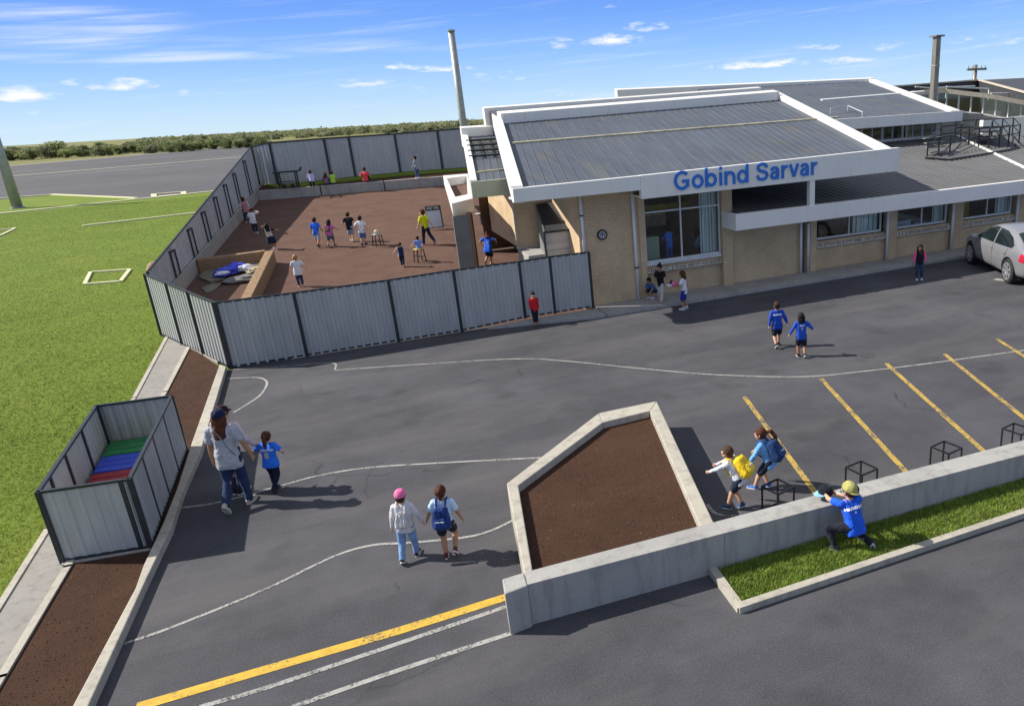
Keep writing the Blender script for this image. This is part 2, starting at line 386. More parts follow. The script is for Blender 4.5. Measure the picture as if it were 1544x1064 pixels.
# a plain bold sans alphabet drawn with strokes, for the sign
def arc(cx, cy, rx, ry, a0, a1, n=16): return [(cx+rx*math.cos(R(a0+(a1-a0)*i/n)), cy+ry*math.sin(R(a0+(a1-a0)*i/n))) for i in range(n+1)]
def spl(pts, k=5):
    P = [pts[0]]+list(pts)+[pts[-1]]; out = []
    for i in range(1, len(P)-2):
        for j in range(k):
            t = j/k; a,b,c,e = [Vector(q) for q in P[i-1:i+3]]; v = .5*((2*b)+(c-a)*t+(2*a-5*b+4*c-e)*t*t+(3*b-a-3*c+e)*t**3); out.append((v.x,v.y))
    return out+[pts[-1]]
GLYPH = {
 'G': (.78, [arc(.38,.36,.30,.305,42,318)+[(.62,.155)], [(.625,.09),(.625,.36)], [(.38,.325),(.69,.325)]]),
 'o': (.60, [arc(.30,.26,.205,.205,0,360,28)]), 'b': (.62, [[(.10,0),(.10,.72)], arc(.315,.26,.20,.205,0,360,28)]),
 'd': (.62, [[(.52,0),(.52,.72)], arc(.305,.26,.20,.205,0,360,28)]), 'i': (.28, [[(.14,0),(.14,.52)], [(.14,.60),(.14,.72)]]),
 'n': (.59, [[(.10,0),(.10,.52)], arc(.295,.27,.19,.19,175,0,14)+[(.485,0)]]), ' ': (.30, []),
 'S': (.68, [spl([(.565,.50),(.50,.61),(.34,.66),(.19,.62),(.135,.52),(.20,.42),(.34,.37),(.50,.32),(.575,.21),(.50,.095),(.34,.055),(.17,.10),(.10,.225)])]),
 'a': (.57, [[(.425,0),(.425,.35)], arc(.265,.33,.16,.13,0,165,12), spl([(.425,.30),(.28,.275),(.135,.225),(.125,.11),(.22,.055),(.34,.085),(.425,.17)])]),
 'r': (.40, [[(.10,0),(.10,.52)], arc(.30,.25,.20,.205,178,78,10)]), 'v': (.54, [[(.075,.52),(.27,.03)], [(.465,.52),(.27,.03)]])}
def stroke_text(mb, s, w, fn):
    x = 0; k = 0
    for ch in s:
        adv, strokes = GLYPH[ch]
        for st in strokes:
            P = [Vector((p[0]+x,p[1])) for p in st]; n = len(P); L = []; Q = []
            for i, p in enumerate(P):
                t = (P[min(i+1,n-1)]-P[max(i-1,0)]).normalized()
                if (P[0]-P[-1]).length < 1e-4 and i in (0,n-1): t = (P[1]-P[-2]).normalized()
                q = Vector((-t.y,t.x))*w/2; L.append(p+q); Q.append(p-q)
            z = .02+.0012*(k%3); k += 1
            vs = [fn(p.x,p.y,z) for p in L]+[fn(p.x,p.y,z) for p in Q]+[fn(p.x,p.y,-.02) for p in L]+[fn(p.x,p.y,-.02) for p in Q]
            fs = [(n+i,n+i+1,i+1,i) for i in range(n-1)]+[(i,i+1,2*n+i+1,2*n+i) for i in range(n-1)]+[(n+i+1,n+i,3*n+i,3*n+i+1) for i in range(n-1)]
            if (P[0]-P[-1]).length > 1e-4: fs += [(0,n,3*n,2*n)[::-1] if False else (0,2*n,3*n,n),(n-1,2*n-1,4*n-1,3*n-1)]
            mb.add(vs, fs)
        x += adv
    return x
# ------------------------------------------------------------------ light
SUN_EL, SUN_DIR = 40., Vector((.88,-.475,0)).normalized()          # direction the light travels over the ground
sd = bpy.data.lights.new('sun', 'SUN'); sd.energy = 5.0; sd.angle = R(.53); sd.color = (1,.94,.84)
so = bpy.data.objects.new('sun', sd); COL.objects.link(so)
ld = Vector((SUN_DIR.x*math.cos(R(SUN_EL)), SUN_DIR.y*math.cos(R(SUN_EL)), -math.sin(R(SUN_EL))))
so.rotation_euler = ld.to_track_quat('-Z','Y').to_euler(); so.location = (-40, 30, 60)
wd = bpy.data.worlds.new('World'); scene.world = wd; wd.use_nodes = True
nt = wd.node_tree; bg = nt.nodes['Background']; bg.inputs['Strength'].default_value = .105
sky = nd(nt, 'ShaderNodeTexSky', sky_type='NISHITA'); sky.sun_disc = False; sky.sun_elevation = R(SUN_EL)
to_sun = -SUN_DIR; sky.sun_rotation = math.atan2(to_sun.x, to_sun.y); sky.air_density = 1.0; sky.dust_density = .3; sky.ozone_density = 2.5
tc = nd(nt, 'ShaderNodeTexCoord'); sp = nd(nt, 'ShaderNodeSeparateXYZ'); nt.links.new(tc.outputs['Generated'], sp.inputs[0])
def mth(op, a, b=None, c=None):
    n = nd(nt, 'ShaderNodeMath', operation=op)
    for i, v in enumerate((a,b,c)):
        if v is None: continue
        if hasattr(v,'links'): nt.links.new(v, n.inputs[i])
        else: n.inputs[i].default_value = v
    return n.outputs[0]
az = mth('ARCTAN2', sp.outputs[0], sp.outputs[1]); el = mth('ARCSINE', sp.outputs[2])
# blue deepens low down; unseen upper sky paled for fill, over the sky model
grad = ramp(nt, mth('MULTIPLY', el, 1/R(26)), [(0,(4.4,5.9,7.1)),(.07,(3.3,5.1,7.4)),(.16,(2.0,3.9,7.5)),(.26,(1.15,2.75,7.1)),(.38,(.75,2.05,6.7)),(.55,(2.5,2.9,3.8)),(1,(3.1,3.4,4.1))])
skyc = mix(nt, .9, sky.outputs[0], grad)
cmb = nd(nt, 'ShaderNodeCombineXYZ'); nt.links.new(mth('MULTIPLY', az, 19), cmb.inputs[0]); nt.links.new(mth('MULTIPLY', el, 62), cmb.inputs[1])
cn = noise(nt, cmb.outputs[0], 1.6, 7, .62)
cmb2 = nd(nt, 'ShaderNodeCombineXYZ'); nt.links.new(mth('MULTIPLY', az, 3.2), cmb2.inputs[0]); nt.links.new(mth('MULTIPLY_ADD', az, -4.0, mth('MULTIPLY', el, 60)), cmb2.inputs[1])
wisp = noise(nt, cmb2.outputs[0], 1.3, 6, .6)
def azel(px, py):
    r = ray(px, py).normalized(); return math.atan2(r.x, r.y), math.asin(r.z)
tot = None
# each cloud: place in the sky, half sizes in pixels of the photo, density
CL = [(185,130,62,14,1.25),(108,125,24,9,1.1),(45,145,75,18,1.1),(45,172,50,7,.7),(290,141,40,8,.8),(330,141,22,5,.6),(602,101,30,8,.9),(660,104,60,9,1.0),(545,127,55,10,.95),(600,138,70,9,.5),(760,118,70,18,.45),
      (925,63,55,14,1.15),(975,43,40,12,.95),(845,67,24,13,.9),(1040,42,30,8,.5),(1235,72,44,11,.95),(1150,98,90,11,1.0),(1270,93,80,9,.7),(1330,72,60,22,.45),(1490,62,80,18,.55),(935,8,36,8,.8),(865,142,34,7,.8),(780,65,20,8,.5),
      (170,62,200,26,.42),(120,25,170,20,.42),(260,88,170,12,.30),(60,90,120,12,.32),(520,72,120,14,.22)]
tw_ = None
for ci, (px,py,hw,hh,dn) in enumerate(CL):
    a0,e0 = azel(px,py); a1,e1 = azel(px+hw,py-hw*.055); _,e2 = azel(px,py-hh)
    sa = abs(a1-a0); se = abs(e2-e0); tilt = 0
    dx = mth('MULTIPLY', mth('SUBTRACT', az, a0), 1/sa); dy = mth('MULTIPLY', mth('SUBTRACT', el, e0), 1/se)
    # flat below, domed above
    dyb = mth('MAXIMUM', mth('MULTIPLY', dy, -1.7), dy)
    d2 = mth('ADD', mth('MULTIPLY', dx, dx), mth('MULTIPLY', dyb, dyb))
    m_ = mth('MULTIPLY', mth('MAXIMUM', mth('SUBTRACT', 1.25, d2), 0), dn)
    if ci >= len(CL)-5: tw_ = m_ if tw_ is None else mth('MAXIMUM', tw_, m_); continue
    tot = m_ if tot is None else mth('MAXIMUM', tot, m_)
shape = mth('SUBTRACT', mth('ADD', tot, mth('MULTIPLY', mth('SUBTRACT', cn, .5), 4.6)), .5)
shape = mth('MULTIPLY', shape, mth('MINIMUM', mth('MULTIPLY', tot, 2.2), 1))
cfac = nd(nt, 'ShaderNodeMapRange', interpolation_type='SMOOTHSTEP'); nt.links.new(shape, cfac.inputs[0]); cfac.inputs[1].default_value = 0; cfac.inputs[2].default_value = 1.45; cfac.inputs[4].default_value = .95
thin = nd(nt, 'ShaderNodeMapRange', interpolation_type='SMOOTHSTEP'); nt.links.new(wisp, thin.inputs[0]); thin.inputs[1].default_value = .5; thin.inputs[2].default_value = .8; thin.inputs[4].default_value = .30
wf_ = nd(nt, 'ShaderNodeMapRange', interpolation_type='SMOOTHSTEP'); nt.links.new(wisp, wf_.inputs[0]); wf_.inputs[1].default_value = .34; wf_.inputs[2].default_value = .68; wf_.inputs[4].default_value = 1.0
skyc = mix(nt, mth('MINIMUM', mth('MULTIPLY', mth('MULTIPLY', wf_.outputs[0], tw_), 1.25), .55), skyc, (6.8,7.1,7.5))
skyc = mix(nt, thin.outputs[0], skyc, (6.6,7.0,7.5))
skyc = mix(nt, cfac.outputs[0], skyc, (7.3,7.35,7.5))
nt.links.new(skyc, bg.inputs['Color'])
scene.view_settings.view_transform = 'Standard'; scene.view_settings.look = 'None'; scene.view_settings.gamma = 1; scene.view_settings.exposure = .42

# ================================================================== PEOPLE
def remesh(mb, name, voxel, it=3, k=.5):
    me = mb.mesh(name); o = bpy.data.objects.new(name, me); COL.objects.link(o)
    m = o.modifiers.new('r','REMESH'); m.mode = 'VOXEL'; m.voxel_size = voxel; m.use_smooth_shade = True
    if it: s = o.modifiers.new('s','SMOOTH'); s.iterations = it; s.factor = k
    dg = bpy.context.evaluated_depsgraph_get(); dg.update(); r = bpy.data.meshes.new_from_object(o.evaluated_get(dg)); bpy.data.objects.remove(o); bpy.data.meshes.remove(me)
    r.name = name; r.materials.clear(); r.polygons.foreach_set('use_smooth',[True]*len(r.polygons)); return r
def link(me, name, mat, parent):
    me.materials.clear()
    for m in (mat if isinstance(mat,list) else [mat]): me.materials.append(m)
    o = bpy.data.objects.new(name, me); COL.objects.link(o); o.parent = parent; WM[o.name] = WM[parent.name]; return o
def ik(a, t, l1, l2, pole):
    d = t-a; L = d.length
    if L > (l1+l2)*.998: t = a+d*((l1+l2)*.998/L); d = t-a; L = d.length
    x = (l1*l1-l2*l2+L*L)/(2*L); hgt_ = math.sqrt(max(0,l1*l1-x*x)); u = d.normalized(); p = pole-u*pole.dot(u)
    p = p.normalized() if p.length > 1e-4 else u.orthogonal().normalized()
    return a+u*x+p*hgt_, t
BASE = math.atan2(-.39,.92)
SK = dict(fair=(.60,.36,.25), tan=(.42,.22,.13), brown=(.19,.095,.055))
HC = dict(brown=(.05,.022,.012), dark=(.014,.010,.009), blond=(.36,.22,.08), auburn=(.085,.026,.013), mid=(.075,.036,.018))
V = Vector
def person(label, foot, h, face, pose=None, top=((.5,.5,.5),'short'), bottom=('trousers',(.02,.03,.08)), shoes=((.02,.02,.02),(.7,.7,.7)), hair=('short','brown'), cap=None, sk='fair', adult=False, near=False, prints=None, group=None, extra=None):
    P = dict(pel=(0,0,None), lean=4, side=0, LF=(-.055,.02,None), RF=(.055,-.02,None), LFp=0, RFp=0, LH=(-.17,.04,.43), RH=(.17,.04,.43), head=(0,0), lp=(-.12,1,0), rp=(.12,1,0), le=(-.5,-1,-.2), re=(.5,-1,-.2), twist=0, LFy=6, RFy=-6)
    P.update(pose or {})
    th, sh, ank = (.245,.235,.042) if adult else (.225,.21,.042)
    hip = th+sh+ank-.006
    tor = .285 if adult else .285; sw = .108 if adult else .1; ua, fa = (.165,.14) if adult else (.15,.125)
    hr = (.047,.058,.066) if adult else (.058,.070,.078)
    fat = 1.06 if adult else 1.0
    pel = V((P['pel'][0],P['pel'][1],hip if P['pel'][2] is None else P['pel'][2]))
    ln, sd_, tw = R(P['lean']), R(P['side']), R(P['twist'])
    U = V((math.sin(sd_),math.sin(ln),math.cos(ln)*math.cos(sd_))).normalized()
    X = V((math.cos(tw),math.sin(tw),0)); X = (X-U*X.dot(U)).normalized(); Y = U.cross(X)
    T = lambda x,y,u: pel+X*x+Y*y+U*u
    hd = {}
    hips = {-1:pel+V((math.cos(tw*.3),math.sin(tw*.3),0))*-.052+V((0,0,-.0)), 1:pel+V((math.cos(tw*.3),math.sin(tw*.3),0))*.052}
    legs = {}; arms = {}; 
    for s, F, pl in ((-1,P['LF'],P['lp']),(1,P['RF'],P['rp'])):
        a = V((F[0],F[1],ank if F[2] is None else F[2])); k, a = ik(hips[s], a, th, sh, V(pl)); legs[s] = (hips[s],k,a)
    for s, Hh, el_ in ((-1,P['LH'],P['le']),(1,P['RH'],P['re'])):
        s0 = T(s*sw,-.005,tor-.025); e, w = ik(s0, V(Hh), ua, fa, V(el_)); arms[s] = (s0,e,w)
    nk = T(0,0,tor); yaw, pit = R(P['head'][0]), R(P['head'][1])
    HR = Matrix.Rotation(yaw,3,'Z')@Matrix.Rotation(-pit,3,'X')
    hdir = (U*.5+V((0,0,1))*.5+V((0,math.sin(-P['head'][1]*-.0),0))).normalized()
    hdir = (hdir+HR@V((0,.0,0))).normalized(); hc = nk+U*.028+HR@V((0,.012,hr[2]*.98))
    Hp = lambda x,y,z: hc+HR@V((x*hr[0],y*hr[1],z*hr[2]))
    S = h
    def sc(mb): mb.v = [v*S for v in mb.v]; return mb
    rz0 = BASE+R(face)
    root = thing('person', label, 'person', foot, rz0, group)
    n = 14 if near else 10
    # ---- the body
    b = MB()
    kx = .9 if adult else 1.0
    lv = [(u_,a_*kx,b_*kx) for u_,a_,b_ in [(0,.041,.056),(.10,.034,.050),(.19,.044,.053),(.255,.055,.043)]]
    for x_ in (-1,0,1):
        for (u0,w0,r0),(u1,w1,r1) in zip(lv,lv[1:]): b.cap(T(x_*w0,0,u0), T(x_*w1,0,u1), r0, r1, n)
    b.cap(T(-sw*.85,-.004,tor-.035),T(sw*.85,-.004,tor-.035),.032,.032,n); b.cap(T(0,0,tor-.02), hc-U*.02, .036 if not adult else .033, .034, n)
    b.ell(hc, hr, HR, 20, 14); b.ell(Hp(0,.22,-.5), (hr[0]*.74,hr[1]*.72,hr[2]*.56), HR, 16, 10)
    b.cap(Hp(0,.93,.02), Hp(0,1.08,-.26), hr[0]*.13, hr[0]*.19, 8)
    for s in (-1,1): b.ell(Hp(s*.98,-.05,-.1), (hr[0]*.16,hr[1]*.2,hr[2]*.26), HR, 8, 6); b.ell(Hp(s*.38,.78,-.28),(hr[0]*.3,hr[1]*.2,hr[2]*.2),HR,8,6)
    b.cap(Hp(-.28,.86,-.56),Hp(.28,.86,-.56),hr[0]*.10,hr[0]*.10,8)
    for s in (-1,1):
        a0,k,a1 = legs[s]; b.cap(a0,k,.052*kx,.036,n); b.cap(k,k.lerp(a1,.35),.036,.036,n); b.cap(k.lerp(a1,.3),a1,.036,.023,n)
        s0,e,w = arms[s]; b.cap(s0,e,.030,.024,n); b.cap(e,e.lerp(w,.35),.0235,.0235,n); b.cap(e.lerp(w,.35),w,.0235,.0165,n)
        # hand: palm, four fingers of unequal length, and a thumb leaving the side of the palm
        d = (w-e).normalized(); fw = V((0,1,0)) if abs(d.y) < .8 else V((0,0,1)); 
        inn = V((-s,0,0)); inn = (inn-d*inn.dot(d)).normalized(); ac = d.cross(inn)*s   # ac: towards the thumb
        if ac.dot(V((0,1,0))) < -.2: ac = -ac
        hl = .036 if not adult else .038
        for q in (-.55,0,.55): b.cap(w+ac*q*.016, w+d*hl+ac*q*.019, .0095, .0095, 8)
        for i, fl in enumerate((.024,.030,.032,.027)):
            o_ = w+d*hl+ac*((i-1.5)*-.0095)*-1; m_ = o_+d*fl*.55+inn*.003; t_ = m_+d*fl*.45+inn*.012; b.cap(o_,m_,.0062,.0058,7); b.cap(m_,t_,.0058,.005,7)
        o_ = w+d*.012+ac*.014; b.cap(o_, o_+d*.02+ac*.012, .0075,.0068,7); b.cap(o_+d*.02+ac*.012, o_+d*.036+ac*.013+inn*.005,.0066,.0055,7)
        f = a1; hd[s] = (w+d*.05)
    vox = .0058*S if near else .0095*S
    body = link(remesh(sc(b),'body',vox,4 if near else 2), 'body', skin(SK[sk]), root)
    # ---- eyes and lips
    m_ = MB()
    for s in (-1,1): m_.ell(Hp(s*.38,.90,.06),(hr[0]*.13,hr[1]*.08,hr[2]*.085),HR,8,6)
    sc(m_).build('eyes', hairm(HC['dark']), root, local=True, smooth=True)
    m_ = MB(); m_.cap(Hp(-.24,.955,-.56),Hp(.24,.955,-.56),hr[0]*.05,hr[0]*.05,6); sc(m_).build('lips', plain('lips',(.42,.14,.12),.5,.1,9,0) if 'lips' not in bpy.data.materials else bpy.data.materials['lips'], root, local=True, smooth=True)
    # ---- hair and cap
    st_, hcol = hair; hm = hairm(HC[hcol]); m_ = MB()
    m_.ell(Hp(0,-.12,.17),(hr[0]*1.13,hr[1]*1.1,hr[2]*1.05),HR,20,14)
    if st_ == 'short':
        m_.ell(Hp(0,.42,.72),(hr[0]*.75,hr[1]*.5,hr[2]*.34),HR); m_.ell(Hp(0,-.5,-.32),(hr[0]*.92,hr[1]*.58,hr[2]*.62),HR)
    if st_ in ('long','bob'):
        dn_ = {'long':.17,'bob':.085}[st_]
        for s in (-1,-.4,.4,1): q = Hp(s*.78,-.45-.3*(1-abs(s)),-.1); m_.cap(q, q-U*dn_-Y*.02, hr[0]*.6, hr[0]*.55, 10)
        for s in (-1,1): q = Hp(s*.95,.1,-.1); m_.cap(q, q-U*dn_*.7, hr[0]*.26, hr[0]*.2, 8)
    if st_ == 'long' and adult: m_.ell(Hp(0,-.62,-1.0)-Y*.004,(hr[0]*1.3,hr[1]*.55,hr[2]*1.35),HR,18,12)
    if st_ in ('bun','pony','topknot'):
        m_.ell(Hp(0,-.5,-.2),(hr[0]*.8,hr[1]*.55,hr[2]*.6),HR)
    if st_ == 'bun': m_.ell(Hp(0,-1.12,.42),(hr[0]*.5,hr[1]*.42,hr[2]*.46),HR); m_.cap(Hp(0,-.9,-.2),Hp(0,-.8,-.95),hr[0]*.45,hr[0]*.28,8)
    if st_ == 'topknot': m_.ell(Hp(0,-.55,1.15),(hr[0]*.5,hr[1]*.42,hr[2]*.42),HR)
    if st_ == 'pony':
        q = Hp(.15,-1.05,.4); q1 = q-Y*.05+U*.0+X*.03; q2 = q1-U*.09-Y*.03+X*.015; q3 = q2-U*.07+Y*.0
        m_.cap(q,q1,.022,.028,10); m_.cap(q1,q2,.028,.03,10); m_.cap(q2,q3,.028,.012,10)
    if st_ == 'curly':
        rd = random.Random(hash(label)%99)
        for _ in range(60):
            v = V((rd.gauss(0,1),rd.gauss(-.3,1),rd.gauss(.4,1))).normalized(); m_.ell(Hp(v.x*1.08,v.y*1.02-.1,v.z*1.05+.12), hr[0]*.24, None, 7, 5)
    hv = .008*S
    hme = remesh(sc(m_),'hair',hv,2); from_n = __import__('mathutils').noise
    for v in hme.vertices: v.co += v.normal*(from_n.noise(v.co*(34/S))*.006+from_n.noise(v.co*(80/S))*.003)*S
    link(hme,'hair',hm,root)
    if cap:
        m_ = MB(); m_.ell(Hp(0,-.1,.34),(hr[0]*1.2,hr[1]*1.17,hr[2]*.94),HR,22,14); cm = remesh(sc(m_),'cap',.008*S,1)
        lim = (Hp(0,0,.12)*S); up_ = HR@V((0,.0,1)); bm = bmesh.new(); bm.from_mesh(cm); bmesh.ops.bisect_plane(bm, geom=bm.verts[:]+bm.edges[:]+bm.faces[:], plane_co=lim, plane_no=-up_, clear_outer=True); bm.to_mesh(cm); bm.free()
        co_ = link(cm,'cap',cloth(cap),root); m_ = MB()
        bd = cap_dir = (1 if not (extra and extra.get('capback')) else -1); pts = []
        N = 12
        for i in range(N+1):
            t = R(-62+124*i/N); pts.append((math.sin(t)*1.14, bd*math.cos(t)*1.1, .2)); 
        o_ = [Hp(*p) for p in pts]; q = [Hp(p[0]*.98, p[1]+bd*.62*math.cos(R(-62+124*i/N)), .06) for i, p in enumerate(pts)]
        t_ = HR@V((0,0,.006)); k = N+1
        m_.add(o_+q+[p+t_ for p in o_]+[p+t_ for p in q], [(i,i+1,k+i+1,k+i) for i in range(N)]+[(2*k+i,3*k+i,3*k+i+1,2*k+i+1) for i in range(N)]+[(k+i,k+i+1,3*k+i+1,3*k+i) for i in range(N)])
        sc(m_).build('cap_brim', cloth(shade(cap,.8)), co_, local=True)
        m_ = MB(); m_.ell(Hp(0,-.1,1.29),hr[0]*.1); sc(m_).build('cap_button', cloth(shade(cap,.7)), co_, local=True)
    # ---- shirt
    tc_, sl = top[0], top[1]; hem = top[2] if len(top) > 2 else .03; flare = top[3] if len(top) > 3 else 0
    m_ = MB(); ex = .0125
    lv2 = [(u_,a_*kx,b_*kx) for u_,a_,b_ in [(-hem,.042+flare*.5,.059+flare),(0.02,.041+flare*.3,.058+flare*.6),(.10,.036,.053),(.19,.046,.056),(.25,.057,.045)]]
    for x_ in (-1,0,1):
        for (u0,w0,r0),(u1,w1,r1) in zip(lv2,lv2[1:]): m_.cap(T(x_*w0,0,u0), T(x_*w1,0,u1), r0+ex*.75, r1+ex*.6, n)
    m_.cap(T(-sw*.9,-.004,tor-.035),T(sw*.9,-.004,tor-.035),.040,.040,n); m_.cap(T(-.02,-.004,tor-.012),T(.02,-.004,tor-.012),.034,.034,n)
    for s in (-1,1):
        s0,e,w = arms[s]
        if sl == 'short': m_.cap(s0, s0.lerp(e,.62), .042, .043, n)
        elif sl == 'long': m_.cap(s0,e,.041,.034,n); m_.cap(e,e.lerp(w,.9),.034,.026,n)
        else: m_.cap(s0, s0.lerp(e,.12), .038,.036,n)
    sme = remesh(sc(m_),'shirt',.0075*S if near else .010*S,3)
    # flat cut at the hem, and folds
    bm = bmesh.new(); bm.from_mesh(sme); bmesh.ops.bisect_plane(bm, geom=bm.verts[:]+bm.edges[:]+bm.faces[:], plane_co=T(0,0,-hem-.035)*S, plane_no=-U, clear_outer=True); bm.to_mesh(sme); bm.free()
    for v in sme.vertices: v.co += v.normal*(from_n.noise(V((v.co.x*13,v.co.y*13,v.co.z*7))/S+V((h*50,0,0)))*.011+from_n.noise(v.co*(40/S))*.004)*S
    bvh = BVHTree.FromPolygons([v.co.copy() for v in sme.vertices],[tuple(p.vertices) for p in sme.polygons])
    cols = [cloth(tc_)]
    if len(top) > 4:                              # sleeves of another colour
        cols.append(cloth(top[4]))
        sme.materials.append(None); mi = []
        for p in sme.polygons:
            c_ = p.center/S-pel; mi.append(1 if abs(c_.dot(X)) > sw*.98 or (c_.dot(U) < .2 and abs(c_.dot(X)) > .1) else 0)
        sme.polygons.foreach_set('material_index', mi)
    shirt = link(sme,'shirt',cols,root)
    if len(top) > 4: sme.polygons.foreach_set('material_index', mi)
    # ---- lower garment
    kind, bc = bottom[0], bottom[1]; m_ = MB(); dn = kind == 'trousers'
    if kind == 'skirt':
        L_ = bottom[2] if len(bottom) > 2 else .16
        for x_ in (-1,0,1): m_.cap(T(x_*.045,0,.03),T(x_*.07,0,-L_),.066,.085,n)
    else:
        m_.cap(T(-.04*kx,0,-.005),T(.04*kx,0,-.005),.059*kx,.059*kx,n); m_.cap(T(-.04*kx,0,-.03),T(.04*kx,0,-.03),.060*kx,.060*kx,n)
        for s in (-1,1):
            a0,k,a1 = legs[s]
            if kind == 'shorts': m_.cap(a0,a0.lerp(k,bottom[2] if len(bottom) > 2 else .72),.064,.058,n)
            elif kind == 'leggings': m_.cap(a0,k,.060,.043,n); m_.cap(k,k.lerp(a1,.4),.043,.044,n); m_.cap(k.lerp(a1,.35),a1,.044,.030,n)
            else: m_.cap(a0,k,.060*kx,.047*kx,n); m_.cap(k,a1+(k-a1).normalized()*.004,.046*kx,.036,n)
    pm = remesh(sc(m_),kind if kind != 'leggings' else 'leggings',.0075*S if near else .010*S,3)
    for v in pm.vertices: v.co += v.normal*(from_n.noise(V((v.co.x*12,v.co.y*12,v.co.z*9))/S+V((9,h*31,0)))*.010)*S
    link(pm, kind, cloth(bc, denim=(len(bottom) > 3 and bottom[3]) or kind == 'trousers'), root)
    # ---- shoes
    sm, so_ = cloth(shoes[0], .6), cloth(shoes[1], .6)
    for s, pt, yw in ((-1,P['LFp'],P['LFy']),(1,P['RFp'],P['RFy'])):
        a1 = legs[s][2]; Q = Matrix.Rotation(R(yw),3,'Z')@Matrix.Rotation(-R(pt),3,'X'); A = lambda x,y,z: a1+Q@V((x,y,z))
        m_ = MB(); m_.cap(A(0,-.02,-.012),A(0,.075,-.02),.027,.020,n); m_.cap(A(.0,-.022,-.02),A(0,.09,-.026),.026,.0215,n); m_.cap(A(0,-.012,.012),A(0,-.004,-.01),.028,.028,n)
        sh_ = link(remesh(sc(m_),'shoe',.007*S,2),'shoe',sm,root)
        m_ = MB(); N = 20; prof = []
        for i in range(N):
            t = 2*math.pi*i/N; prof.append((math.cos(t)*(.0295 if math.sin(t) < 0 else .027), .034+math.sin(t)*.083))
        m_.add([A(x,y,-.044) for x,y in prof]+[A(x,y,-.024) for x,y in prof],[tuple(range(N-1,-1,-1)),tuple(range(N,2*N))]+[(i,(i+1)%N,N+(i+1)%N,N+i) for i in range(N)])
        sc(m_).build('sole', so_, sh_, local=True, bevel=.003)
    # ---- lettering on the back of the shirt
    for (txt, size, u_, col) in (prints or []):
        me = text_mesh(txt, size*S, 0, .004); m_ = MB(); ok = []
        org = T(0,0,u_)*S
        for v in me.vertices:
            p = org+X*v.co.x+U*v.co.y-Y*.5*S; hit = bvh.ray_cast(p, Y); ok.append((hit[0]-Y*.006*S) if hit[0] else org-Y*.08*S)
        m_.add(ok,[tuple(p.vertices) for p in me.polygons])
        m_.build('shirt_print', cloth(col), shirt, local=True)
    info = dict(root=root, T=lambda x,y,u: T(x,y,u)*S, X=X, Y=Y, U=U, S=S, mat=Matrix.Translation(V(foot))@Matrix.Rotation(rz0,4,'Z'), hand=hd, bvh=bvh, head=hc*S, HR=HR)
    return info
def backpack(info, label, c1, c2, size=(.10,.062,.155), u=.155, strapc=None, kind='pack', group=None):
    S = info['S']; T, X, Y, U = info['T'], info['X'], info['Y'], info['U']
    c = T(0,-.085-size[1]*.75,u); F = Matrix((X,Y,U)).transposed(); wc = info['mat']@c
    root = thing('backpack', label, 'backpack', wc, 0, group); base = info['mat'].to_3x3()
    def L(x,y,z): return base@(F@(V((x,y,z))*S))
    sx, sy, sz = size
    m_ = MB()
    if kind == 'pack':
        for q in (-.45,0,.45): m_.cap(L(q*sx,0,-sz*.45),L(q*sx*.8,0.01,sz*.5),sy*S*.95,sy*S*.8,12)
        for q in (-.5,.5): m_.cap(L(q*sx,.005,-sz*.4),L(q*sx*.85,.01,sz*.4),sy*S*.85,sy*S*.75,12)
    else:
        for q in (-.6,0,.6): m_.cap(L(q*sx,0,-sz*.55),L(q*sx*.75,0.01,sz*.5),sy*S*.75,sy*S*.35,12)
    me = remesh(m_,'main_bag',.008*S,3); n_ = __import__('mathutils').noise
    for v in me.vertices: v.co += v.normal*n_.noise(v.co*(20/S))*.006*S
    body = link(me,'main_bag',cloth(c1,.7),root)
    if kind == 'pack':
        m_ = MB()
        for q in (-.4,0,.4): m_.cap(L(q*sx,-sy*.75,-sz*.42),L(q*sx*.9,-sy*.62,-sz*.02),sy*S*.5,sy*S*.42,10)
        link(remesh(m_,'front_pocket',.008*S,3),'front_pocket',cloth(c2,.7),root)
        m_ = MB(); m_.tube([L(sx*.62*math.cos(t),-sy*1.02+.012*abs(math.cos(t)),sz*.02+sz*.52*math.sin(t)) for t in [R(a) for a in range(0,181,15)]],.0028*S,6); m_.build('zip', cloth(shade(c1,.35)), root, local=True)
        m_ = MB(); m_.tube([L(-sx*.5,-sy*1.14,-sz*.06),L(sx*.5,-sy*1.14,-sz*.06)],.004*S,6)
        for q in (-.25,.25): m_.box(L(q*sx,-sy*1.2,-sz*.12),L(q*sx,-sy*1.2,-sz*.12)+V((.012,.012,.014))*S)
        m_.build('reflective_tab', cloth((.6,.62,.6)), root, local=True)
    m_ = MB(); m_.tube([L(-.022,sy*.2,sz*.55),L(-.012,sy*.1,sz*.72),L(.012,sy*.1,sz*.72),L(.022,sy*.2,sz*.55)],.006*S,8); m_.build('handle', cloth(strapc or c2), root, local=True)
    for s in (-1,1):                              # straps over the shoulders and under the arms
        w0 = lambda x,y,uu: base@(T(x,y,uu)-c)
        p = [w0(s*.045,-.085,u+sz*.45),w0(s*.055,-.055,.29),w0(s*.06,.0,.313),w0(s*.064,.06,.27),w0(s*.07,.085,.19),w0(s*.085,.05,.11),w0(s*.075,-.06,.07)]
        m_ = MB(); P_ = [V(a) for a in p]; pr_ = [P_[0]]+P_+[P_[-1]]; out = []
        for i in range(1,len(pr_)-2):
            for j in range(5):
                t = j/5; a,b,c_,e = pr_[i-1:i+3]; out.append(.5*((2*b)+(c_-a)*t+(2*a-5*b+4*c_-e)*t*t+(3*b-a-3*c_+e)*t**3))
        m_.tube(out,.011*S,8); m_.build('strap', cloth(strapc or c2), root, local=True)
    return root

